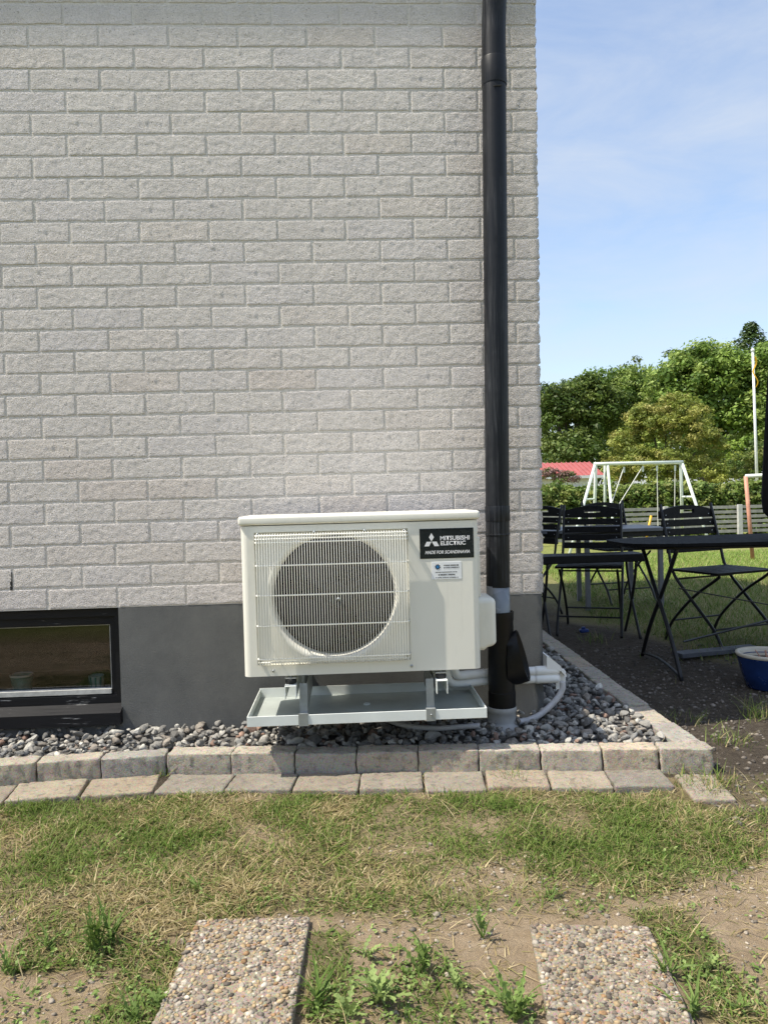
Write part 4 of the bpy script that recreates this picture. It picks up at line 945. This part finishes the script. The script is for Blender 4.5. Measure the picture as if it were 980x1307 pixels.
# big folding table
T0 = Vector((2.42, 1.03, 0)); tb = thing('folding_table', 'big black folding garden table with crossed legs on the dark soil', 'table', T0)
tp = MB(); ov = []
hx_, hy_ = 1.02, .33
for j in range(48):
    a = 2*PI*j/48; ca, sa = math.cos(a), math.sin(a); ov.append((T0.x+hx_*math.copysign(abs(ca)**.6, ca), T0.y+hy_*math.copysign(abs(sa)**.45, sa)))
tp.add([(x, y, .668) for x, y in ov]+[(x, y, .684) for x, y in ov], [tuple(range(48))[::-1], tuple(range(48, 96))]+[(j, (j+1) % 48, (j+1) % 48+48, j+48) for j in range(48)])
obj('table_top', tp, M['tabletop'], tb)
rm = MB(); rm.tube([(T0.x+(x-T0.x)*.94, T0.y+(y-T0.y)*.90, .660) for x, y in ov], .008, 6, closed=True); obj('frame', rm, M['blackmetal'], tb, smooth=True)
for sx in (-.78, .66):
    X_ = T0.x+sx
    obj('leg', MB().tube(smooth_path([(X_-.02,T0.y-.31,0),(X_-.01,T0.y-.16,.2),(X_,T0.y+.10,.48),(X_,T0.y+.24,.657)], 4), .011, 7), M['blackmetal'], tb, smooth=True)
    obj('leg', MB().tube(smooth_path([(X_+.02,T0.y+.31,0),(X_+.01,T0.y+.16,.2),(X_,T0.y-.10,.48),(X_,T0.y-.24,.657)], 4), .011, 7), M['blackmetal'], tb, smooth=True)
    obj('foot_bar', MB().tube(smooth_path([(X_-.02,T0.y-.31,.02),(X_,T0.y,.045),(X_+.02,T0.y+.31,.02)], 5), .008, 6), M['blackmetal'], tb, smooth=True)
obj('brace', MB().bar((T0.x-.66,T0.y+.02,.42),(T0.x+.66,T0.y+.02,.14),.022,.006), M['blackmetal'], tb); obj('brace', MB().bar((T0.x-.66,T0.y-.02,.14),(T0.x+.66,T0.y-.02,.42),.022,.006), M['blackmetal'], tb)
# grey-topped table behind
gt = thing('garden_table', 'rectangular table with grey top and four straight legs behind the chairs', 'table', (2.08, 3.35, 0))
obj('table_top', MB().rbox(1.50, 2.56, 3.02, 3.68, .625, .652, .004), M['greytop'], gt)
for (x, y) in ((1.90,3.10),(2.50,3.10),(1.98,3.60),(2.44,3.60)): obj('leg', MB().rbox(x-.018,x+.018,y-.018,y+.018,gz(x,y)-.02,.624,.003), M['greytop'], gt)
obj('apron', MB().rbox(1.55,2.51,3.06,3.08,.585,.6245,.002), M['blackmetal'], gt)
# small bench between the corner and the table
bn = thing('bench', 'low black bench in front of the slatted chair by the house corner', 'bench', (1.5, 1.95, 0))
obj('seat', MB().rbox(1.18, 1.905, 1.86, 2.08, .495, .545, .004), M['blackslat'], bn)
for sx in (1.26, 1.84):
    for s in (-1, 1): obj('leg', MB().tube(smooth_path([(sx,1.97+s*.14,0),(sx,1.97+s*.02,.2),(sx,1.97-s*.06,.38),(sx,1.97-s*.09,.494)], 4), .009, 6), M['blackmetal'], bn, smooth=True)
# furled parasol
pc = U(1003, 680, 1, 1.07); pa = thing('furled_parasol', 'furled black parasol standing through the big folding table', 'parasol', (pc[0], 1.07, 0))
obj('pole', MB().lathe([(.019,.02),(.019,2.15),(0,2.15)], (pc[0],1.07,0), 14), M['blackmetal'], pa, smooth=True)
cv = MB(); kk = 40; prof_ = [(.075,.775),(.098,.80),(.105,.88),(.098,1.05),(.085,1.3),(.066,1.6),(.045,1.9),(.022,2.1),(.0,2.12)]; vs = []
for i, (r, z) in enumerate(prof_):
    for j in range(kk):
        a = 2*PI*j/kk; rr_ = r*(1+.16*math.sin(a*8+.6*math.sin(z*3))*(1 if i > 0 else .6)); vs.append((pc[0]+rr_*math.cos(a), 1.07+rr_*math.sin(a), z+.015*math.sin(a*8)*(i < 2)))
cv.add(vs, [(i*kk+j, i*kk+(j+1) % kk, (i+1)*kk+(j+1) % kk, (i+1)*kk+j) for i in range(len(prof_)-1) for j in range(kk)]); obj('canopy', cv, M['fabric'], pa, smooth=True)
obj('base', MB().lathe([(0,.07),(.05,.07),(.055,.05),(.20,.035),(.21,.0),(0,0)], (pc[0],1.07,0), 28), M['concrete_box'], pa, smooth=True, flat_angle=30)
# blue pot
bp = U(977, 876, 2, .0); PXc, PYc = 1.975, .56
po = thing('plant_pot', 'blue glazed plant pot with cream rim on the dark soil', 'plant pot', (PXc, PYc, 0))
obj('body', MB().lathe([(0,0),(.096,0),(.102,.006),(.124,.07),(.141,.145),(.144,.156),(.132,.156),(.128,.14)], (PXc,PYc,0), 40), M['blueglaze'], po, smooth=True, flat_angle=50)
obj('rim', MB().lathe([(.145,.153),(.148,.159),(.147,.167),(.134,.169),(.129,.162),(.129,.120)], (PXc,PYc,0), 40), M['cream'], po, smooth=True)
obj('soil', MB().lathe([(.1295,.126),(.07,.134),(0,.128)], (PXc,PYc,0), 24), M['earth'], po, smooth=True)
for j in range(5):
    a = j*1.3; obj('dry_stem', MB().tube([(PXc+.03*math.cos(a),PYc+.03*math.sin(a),.128),(PXc+.06*math.cos(a),PYc+.06*math.sin(a),.155+.01*j)], .002, 5), M['rust'], po)
# odds and ends on the ground
cb = MB().rbox(1.255, 1.44, 3.35, 3.62, -.02, .30, .008, (3,3,3), .003); o = obj('concrete_planter', cb, M['concrete_box'], None, smooth=True, flat_angle=40); tag(o, 'grey concrete planter box beside the house corner', 'planter')
P_ = U(745, 803, 2, .02); by = thing('toy_boat', 'small blue plastic toy boat on the dark soil below the chair', 'toy', (P_[0], P_[1], gz(P_[0], P_[1])))
z0 = gz(P_[0], P_[1]); hq = MB().rbox(P_[0]-.032, P_[0]+.032, P_[1]-.018, P_[1]+.018, z0-.004, z0+.022, .009, (4,2,1)); hq.v = [(x, P_[1]+(y-P_[1])*(1-max(0,(x-P_[0])/.04)**2*.8), z) for x, y, z in hq.v]; obj('hull', hq, M['toyblue'], by, smooth=True); obj('cabin', MB().rbox(P_[0]-.018,P_[0]+.008,P_[1]-.010,P_[1]+.010,z0+.022,z0+.036,.004), M['toyblue'], by)
P1, P2 = U(864, 838, 2, .02), U(936, 832, 2, .02); o = obj('plank', MB().bar((P1[0],P1[1],.03),(P2[0]+.15,P2[1]+.05,.03),.09,.022), M['plank']); tag(o, 'dark grey plank lying on the soil behind the blue pot', 'plank')

# ------------------------------------------------------------------ swing, goal frame, fence, flagpole
SY = 13.0; SZ = gz(5, SY)
def up(px, py, y): p = U(px, py, 1, y); return (p[0], p[1], p[2])
sw = thing('swing_frame', 'white tubular garden swing frame standing on the sunny lawn', 'swing', (*up(815, 640, SY)[:2], SZ))
def leg(px0, py0, px1, py1, y0, y1, r=.032):
    a = Vector(up(px0, py0, y0)); b0 = up(px1, py1, y1); b = Vector(b0); d = b-a; t = (SZ-a.z)/d.z
    obj('leg', MB().tube([a, a+d*t], r, 8), M['swing'], sw, smooth=True)
topL, topM, topR = (757.5, 592.5), (774, 592), (871, 590)
leg(759, 593, 745, 642, SY, SY-.35); leg(760, 593, 758.5, 645, SY, SY+.45); leg(771.5, 593, 771.5, 642, SY+.1, SY+.5, .026); leg(775, 593, 779.5, 643, SY, SY-.35, .028)
leg(868.5, 591, 869.5, 642, SY, SY+.45); leg(870, 591, 887.5, 643, SY, SY-.35)
obj('top_bar', MB().tube([up(*topL, SY), up(*topM, SY), up(*topR, SY)], .038, 8), M['swing'], sw, smooth=True)
obj('brace', MB().tube([up(746.5,637.5,SY-.3), up(758,637,SY+.4)], .02, 6), M['swing'], sw); obj('brace', MB().tube([up(869.5,634,SY+.38), up(884,634,SY-.3)], .02, 6), M['swing'], sw)
for (a, b) in (((796,596),(781,640)), ((820,595),(787,648))): obj('rope', MB().tube([up(*a, SY), up(*b, SY-.2)], .012, 6), M['rope'], sw)
obj('seat', MB().bar(up(779,641,SY-.2), up(789,648,SY-.2), .10, .03), M['swing'], sw)
for (a, b) in (((838,594),(839.5,690)), ((861,594),(860,690))): obj('rope', MB().tube([up(*a, SY), up(*b, SY)], .010, 6), M['rope'], sw)
obj('seat', MB().bar(up(838,690,SY), up(862,690,SY), .14, .03), M['yellow'], sw)
for q_ in ((838,594),(861,594),(796,596),(820,595)): obj('hanger', MB().tube([up(*q_, SY), up(q_[0], q_[1]+7, SY)], .02, 6), M['swing'], sw)
GY = 7.6; gz_ = gz(5.6, GY); gf = thing('goal_frame', 'small faded red tube goal frame on the lawn beside the fence', 'goal', (*up(960, 700, GY)[:2], gz_))
b0 = up(960, 709, GY); a0 = up(951, 608, GY); c0 = up(1100, 600, GY)
obj('post', MB().tube([(b0[0], GY, gz_), a0], .028, 8), M['rust'], gf, smooth=True); obj('crossbar', MB().tube([a0, c0], .028, 8), M['swing'], gf, smooth=True); obj('post', MB().tube([c0, (c0[0]+.05, GY, gz_)], .028, 8), M['rust'], gf, smooth=True)
ys_ = up(829, 672, 8.0); o = obj('yellow_stake', MB().tube([up(824, 690, 8.0), up(830.5, 658, 8.0)], .018, 8), M['yellow'], None, smooth=True)
b_ = up(818, 720, 8.0); o.data.vertices[0].co = o.data.vertices[0].co; tag(o, 'leaning yellow plastic stake on the lawn before the fence', 'stake')
FY = 17.0; fz = gz(6, FY)
fe = thing('rail_fence', 'weathered grey wooden fence with horizontal boards before the hedge', 'fence', (8, FY, fz))
xp = up(942, 660, FY)[0]
posts = [xp+2.0*k for k in range(-4, 4)]
for x in posts: obj('post', MB().rbox(x-.06, x+.06, FY-.11, FY-.02, fz-.1, fz+.97, .01), M['post'], fe)
for a, b in zip(posts[:-1], posts[1:]):
    for j in range(7): z = fz+.10+j*.128; obj('board', MB().rbox(a+.005, b-.005, FY-.015+random.uniform(-.003,.003), FY+.012, z, z+.078, .003), M['palewood'], fe)
FPY = 34.0; p0, p1 = up(966, 640, FPY), up(960, 447, FPY); fp = thing('flagpole', 'white flagpole with a small yellow pennant beyond the hedge', 'flagpole', (p0[0], FPY, -.47))
obj('pole', MB().tube([(p0[0]+.02, FPY, -.5), p1], [.075, .055], 10), M['pole'], fp, smooth=True)
obj('knob', MB().lathe([(0,-.12),(.09,-.04),(.09,.04),(0,.12)], p1, 12), M['pole'], fp, smooth=True)
pn = MB(); a = Vector(up(962, 455, FPY-.2)); rows_ = []
for i in range(13):
    t = i/12; rows_.append([a+Vector((.12*math.sin(t*9)+w_*(.10*(1-.4*t)), .1*math.sin(t*7), -t*1.5)) for w_ in (-.2, .8)])
pn.add([q for r in rows_ for q in r], [(2*i, 2*i+1, 2*i+3, 2*i+2) for i in range(12)]); obj('pennant', pn, M['yellow'], fp, smooth=True)

# ------------------------------------------------------------------ far house
HY = 46.0; r0, r1 = up(560, 594, HY+3), up(770, 589.5, HY+3); e0, e1 = up(560, 612, HY), up(771, 606.5, HY)
fh = thing('far_house', 'low white house with red metal roof beyond the hedge', 'house', ((e0[0]+e1[0])/2, HY+3, -.47))
zr, ze = r1[2], e1[2]; xa, xb = e0[0], e1[0]
obj('wall', MB().box(xa+.3, xb-.3, HY+.5, HY+5.5, -.6, ze+.05), M['housewhite'], fh)
rq = MB(); rq.add([(xa,HY,ze),(xb,HY,ze),(xb,HY+3,zr),(xa,HY+3,zr),(xb,HY+6,ze),(xa,HY+6,ze)], [(0,1,2,3),(3,2,4,5),(1,4,2),(0,3,5),(0,5,4,1)]); ro = obj('roof', rq, M['redroof'], fh)
x = xb-.05
while x > xa+.1:
    obj('seam', MB().bar((x,HY-.02,ze+.03),(x,HY+3,zr+.03),.06,.06), M['redroof'], ro); x -= .32
    if x < xb-6: break
obj('fascia', MB().box(xa,xb,HY-.04,HY-.005,ze-.16,ze+.02), M['housewhite'], fh)
wx = up(742, 618, HY+.45)[0]; wn = obj('window', MB().box(wx-.5,wx+.5,HY+.44,HY+.47,.3,1.35), M['pole'], fh)
for k in (-1, 1): obj('pane', MB().box(wx-.25+.25*k-.0+(.02 if k < 0 else .02),wx+.21+.25*k,HY+.425,HY+.439,.36,1.29), M['fins'], wn)

# ------------------------------------------------------------------ trees, hedge, shrubs
def leaves_mesh(name, centers, n_per, spread, size, cols, mat, parent, sizevar=.35, up_bias=.55):
    """leaf-sized bent cards clustered round clump centres"""
    nC = len(centers); n = nC*n_per; c = np.repeat(centers, n_per, 0); sp_ = np.repeat(spread, n_per)[:,None] if np.ndim(spread) else spread
    d = RNG.normal(size=(n,3)); d /= np.linalg.norm(d, axis=1)[:,None]; rad = RNG.uniform(.15,1,(n,1))**.6
    P = c+d*rad*sp_*np.array([1.15,1.15,.75])
    nrm = d*.8+np.array([0,0,up_bias])+RNG.normal(0,.45,(n,3)); nrm /= np.linalg.norm(nrm, axis=1)[:,None]
    t = np.cross(nrm, RNG.normal(size=(n,3))); t /= np.linalg.norm(t, axis=1)[:,None]; b = np.cross(nrm, t)
    s = (size*(1+RNG.normal(0,sizevar,n)).clip(.4,2))[:,None]
    V = np.stack([P-t*s*.5, P+b*s*.28-nrm*s*.04, P+t*s*.5-nrm*s*.14, P-b*s*.28-nrm*s*.04], 1).reshape(-1,3)
    Fq = np.arange(n*4).reshape(n,4); cl = np.repeat(cols[RNG.integers(0,len(cols),nC)], n_per, 0)*RNG.uniform(.75,1.25,(n,1))
    return big_mesh(name, V, Fq, mat, parent, False, np.repeat(cl, 4, 0))
def tree(name, label, base, lobes, n_cl, n_per, clump, leaf, cols, trunk_r, group=None, cat='tree'):
    """lobes: list of (x,y,z,rx,ry,rz) ellipsoids making the crown"""
    t = thing(name, label, cat, base, group); B = Vector(base)
    q = MB(); zc_ = np.mean([l[2] for l in lobes]); q.tube(smooth_path([B, B+Vector((.1*trunk_r,0,(zc_-B.z)*.5)), Vector((np.mean([l[0] for l in lobes]), np.mean([l[1] for l in lobes]), zc_))], 4), [trunk_r*(1-.7*i/8) for i in range(9)], 9)
    tk = obj('trunk', q, M['bark'], t, smooth=True); top = Vector((B.x, B.y, B.z+(zc_-B.z)*.6))
    for l in lobes:
        tip = Vector(l[:3])+Vector((0,0,l[5]*.4)); mid = top.lerp(tip, .5)+Vector((0,0,-.06*(tip-top).length)); obj('limb', MB().tube(smooth_path([top, mid, tip], 4), [trunk_r*.45*(1-.85*i/8) for i in range(9)], 6), M['bark'], tk, smooth=True)
    n_cl = int(n_cl*.66); n_per = int(n_per*2.3); clump = clump*.84; leaf = leaf*.74
    vol = np.array([l[3]*l[4]+l[3]*l[5] for l in lobes]); pick = RNG.choice(len(lobes), n_cl, p=vol/vol.sum()); Lb = np.array(lobes)[pick]
    d = RNG.normal(size=(n_cl,3)); d /= np.linalg.norm(d, axis=1)[:,None]; d[:,2] = np.where(d[:,2] < -.55, -d[:,2], d[:,2])
    rr_ = RNG.uniform(.55,1.06,(n_cl,1)); cen = Lb[:,:3]+d*rr_*Lb[:,3:6]
    leaves_mesh('crown', cen, n_per, clump*RNG.uniform(.6,1.35,n_cl), leaf, cols, M['leaf'], t)
    return t
def lobe(px, py, y, wpx, hpx, dpx=None):
    k = (y-CAM[1])/F; p = up(px, py, y); return (*p, wpx*k, (dpx or wpx)*k, hpx*k)
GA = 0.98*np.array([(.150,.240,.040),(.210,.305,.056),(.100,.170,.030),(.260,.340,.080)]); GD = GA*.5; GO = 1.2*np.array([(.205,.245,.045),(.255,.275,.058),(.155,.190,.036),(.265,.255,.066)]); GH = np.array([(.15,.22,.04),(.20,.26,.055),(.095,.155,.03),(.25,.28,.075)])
GP = 'tall broadleaf trees beyond the gardens'
GZF = -.5
def tbase(px, y): return (up(px, 620, y)[0], y, GZF)
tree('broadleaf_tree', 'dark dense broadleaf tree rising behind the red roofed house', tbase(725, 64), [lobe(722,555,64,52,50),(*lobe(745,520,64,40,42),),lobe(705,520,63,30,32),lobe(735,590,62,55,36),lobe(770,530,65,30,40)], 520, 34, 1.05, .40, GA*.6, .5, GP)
tree('broadleaf_tree', 'broadleaf tree with pointed top between the house roof and the great dome', tbase(795, 70), [lobe(795,525,70,46,54),lobe(812,500,70,30,32),lobe(775,560,69,40,45),lobe(758,505,69,22,30)], 420, 34, 1.05, .40, GA, .5, GP)
tree('broadleaf_tree', 'great domed broadleaf tree with sunlit leaf clusters beside the flagpole', tbase(900, 62), [lobe(895,505,62,62,64),lobe(868,500,62,46,52),lobe(930,500,61,50,58),lobe(905,480,62,42,40),lobe(945,560,60,45,50),lobe(860,550,61,40,50),lobe(975,495,62,40,50)], 900, 36, 1.0, .42, GA*1.08, .6, GP)
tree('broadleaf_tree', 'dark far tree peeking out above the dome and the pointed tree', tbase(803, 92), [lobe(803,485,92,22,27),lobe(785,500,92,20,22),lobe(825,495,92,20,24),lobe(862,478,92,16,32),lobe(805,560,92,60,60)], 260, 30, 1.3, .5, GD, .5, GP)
tree('broadleaf_tree', 'leafy tree rising past the flagpole toward the parasol', tbase(1000, 58), [lobe(1000,540,58,50,70),lobe(985,470,59,35,32),lobe(1030,520,58,50,60)], 360, 34, 1.0, .42, GA, .5, GP)
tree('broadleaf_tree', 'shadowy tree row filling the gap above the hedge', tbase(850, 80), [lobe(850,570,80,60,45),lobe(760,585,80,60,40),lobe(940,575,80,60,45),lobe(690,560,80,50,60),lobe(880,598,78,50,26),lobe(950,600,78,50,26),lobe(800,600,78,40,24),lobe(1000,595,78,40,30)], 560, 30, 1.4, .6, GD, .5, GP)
tree('olive_tree', 'rounded olive brown tree standing behind the swing frame', tbase(848, 29), [lobe(850,560,29,62,52),lobe(862,540,29,42,36),lobe(800,580,28.5,30,30),lobe(900,578,29,34,38),lobe(835,600,28,50,26),lobe(885,605,28,40,24),lobe(790,605,28,28,20),lobe(830,545,28.6,34,30)], 900, 46, .30, .13, GO, .16)
tree('shrub', 'bright green shrub between the hedge and the flagpole foot', tbase(950, 38), [lobe(950,600,38,26,24),lobe(975,585,38,22,26)], 170, 40, .30, .15, GH*.8, .06, None, 'shrub')
tree('shrub', 'pink flushed shrub in front of the white house wall', tbase(716, 25), [lobe(722,611,25,16,8),lobe(704,608,25,14,9)], 60, 34, .20, .10, np.array([(.20,.12,.10),(.16,.17,.06),(.24,.14,.13)]), .04, None, 'shrub')
# conifer top
cy = 85; cb0 = tbase(955, cy); co = thing('conifer', 'dark layered conifer top rising above the great domed tree', 'tree', cb0, None)
tp_ = up(957, 412, cy); obj('trunk', MB().tube([cb0, tp_], [.5, .06], 8), M['bark'], co, smooth=True)
cen = []
for i in range(15):
    z = tp_[2]-.2-i*.42; R_ = .5+.30*i
    for j in range(int(7+i)):
        a = j*2.4+i; rr_ = R_*RNG.uniform(.35,1.0); cen.append((tp_[0]+rr_*math.cos(a), cy+rr_*math.sin(a), z-.05*rr_+RNG.normal(0,.05)))
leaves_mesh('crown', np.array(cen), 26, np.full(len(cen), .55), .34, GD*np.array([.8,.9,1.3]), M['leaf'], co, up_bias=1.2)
# hedge along the far edge of the garden
HGY = 19.6; hx0, hx1 = up(640, 630, HGY)[0], up(1080, 630, HGY)[0]
hd = thing('hedge', 'bright clipped green hedge behind the wooden board fence', 'hedge', ((hx0+hx1)/2, HGY, -.48))
n_ = 2300; X = RNG.uniform(hx0, hx1, n_); face = RNG.random(n_); Hh = 1.42+.16*np.array([fbm(x*.9, 0, 3, 3) for x in X])
Y = np.where(face < .62, HGY-.55+RNG.normal(0,.07,n_), HGY+RNG.uniform(-.55,.5,n_)); Z = np.where(face < .62, -.45+RNG.uniform(0,1,n_)*Hh, -.45+Hh+RNG.normal(0,.07,n_))
leaves_mesh('foliage', np.c_[X,Y,Z], 30, RNG.uniform(.10,.20,n_), .10, GH, M['leaf'], hd)
q = MB(); 
for i in range(40): x = hx0+(hx1-hx0)*(i+.5)/40; q.tube([(x,HGY,-.5),(x+.05,HGY+.05,.9)], [.03,.012], 5)
obj('stem', q, M['bark'], hd)['kind'] = 'stuff'
obj('dark_core', MB().rbox(hx0,hx1,HGY-.36,HGY+.4,-.45,.98,.1,(12,2,2),.06,2,3), M['bark'], hd)  # solid dark box added for the shade inside the hedge
# garden hedge behind the viewer, which the basement window mirrors
bh = thing('hedge', 'tall dark garden hedge across the lawn mirrored in the basement window', 'hedge', (-3, -13, 0))
n_ = 1900; X = RNG.uniform(-14, 8, n_); Zr = RNG.uniform(.1, 3.4, n_); Y = -12.6+RNG.normal(0,.12,n_)
leaves_mesh('foliage', np.c_[X,Y,Zr], 26, RNG.uniform(.25,.4,n_), .24, GA*.55, M['leaf'], bh); obj('dark_core', MB().rbox(-14,8,-13.6,-12.75,0,3.3,.2,(12,2,2),.1,1,5), M['bark'], bh)  # leaves over a solid dark filler that stands for inner shade

# give meshes of vertex-colour stems sane defaults
for o in bpy.data.objects:
    if o.type == 'MESH' and o.data.users > 1: pass
print('objects', len(bpy.data.objects), 'tris', sum(len(o.data.polygons) for o in bpy.data.objects if o.type == 'MESH'))
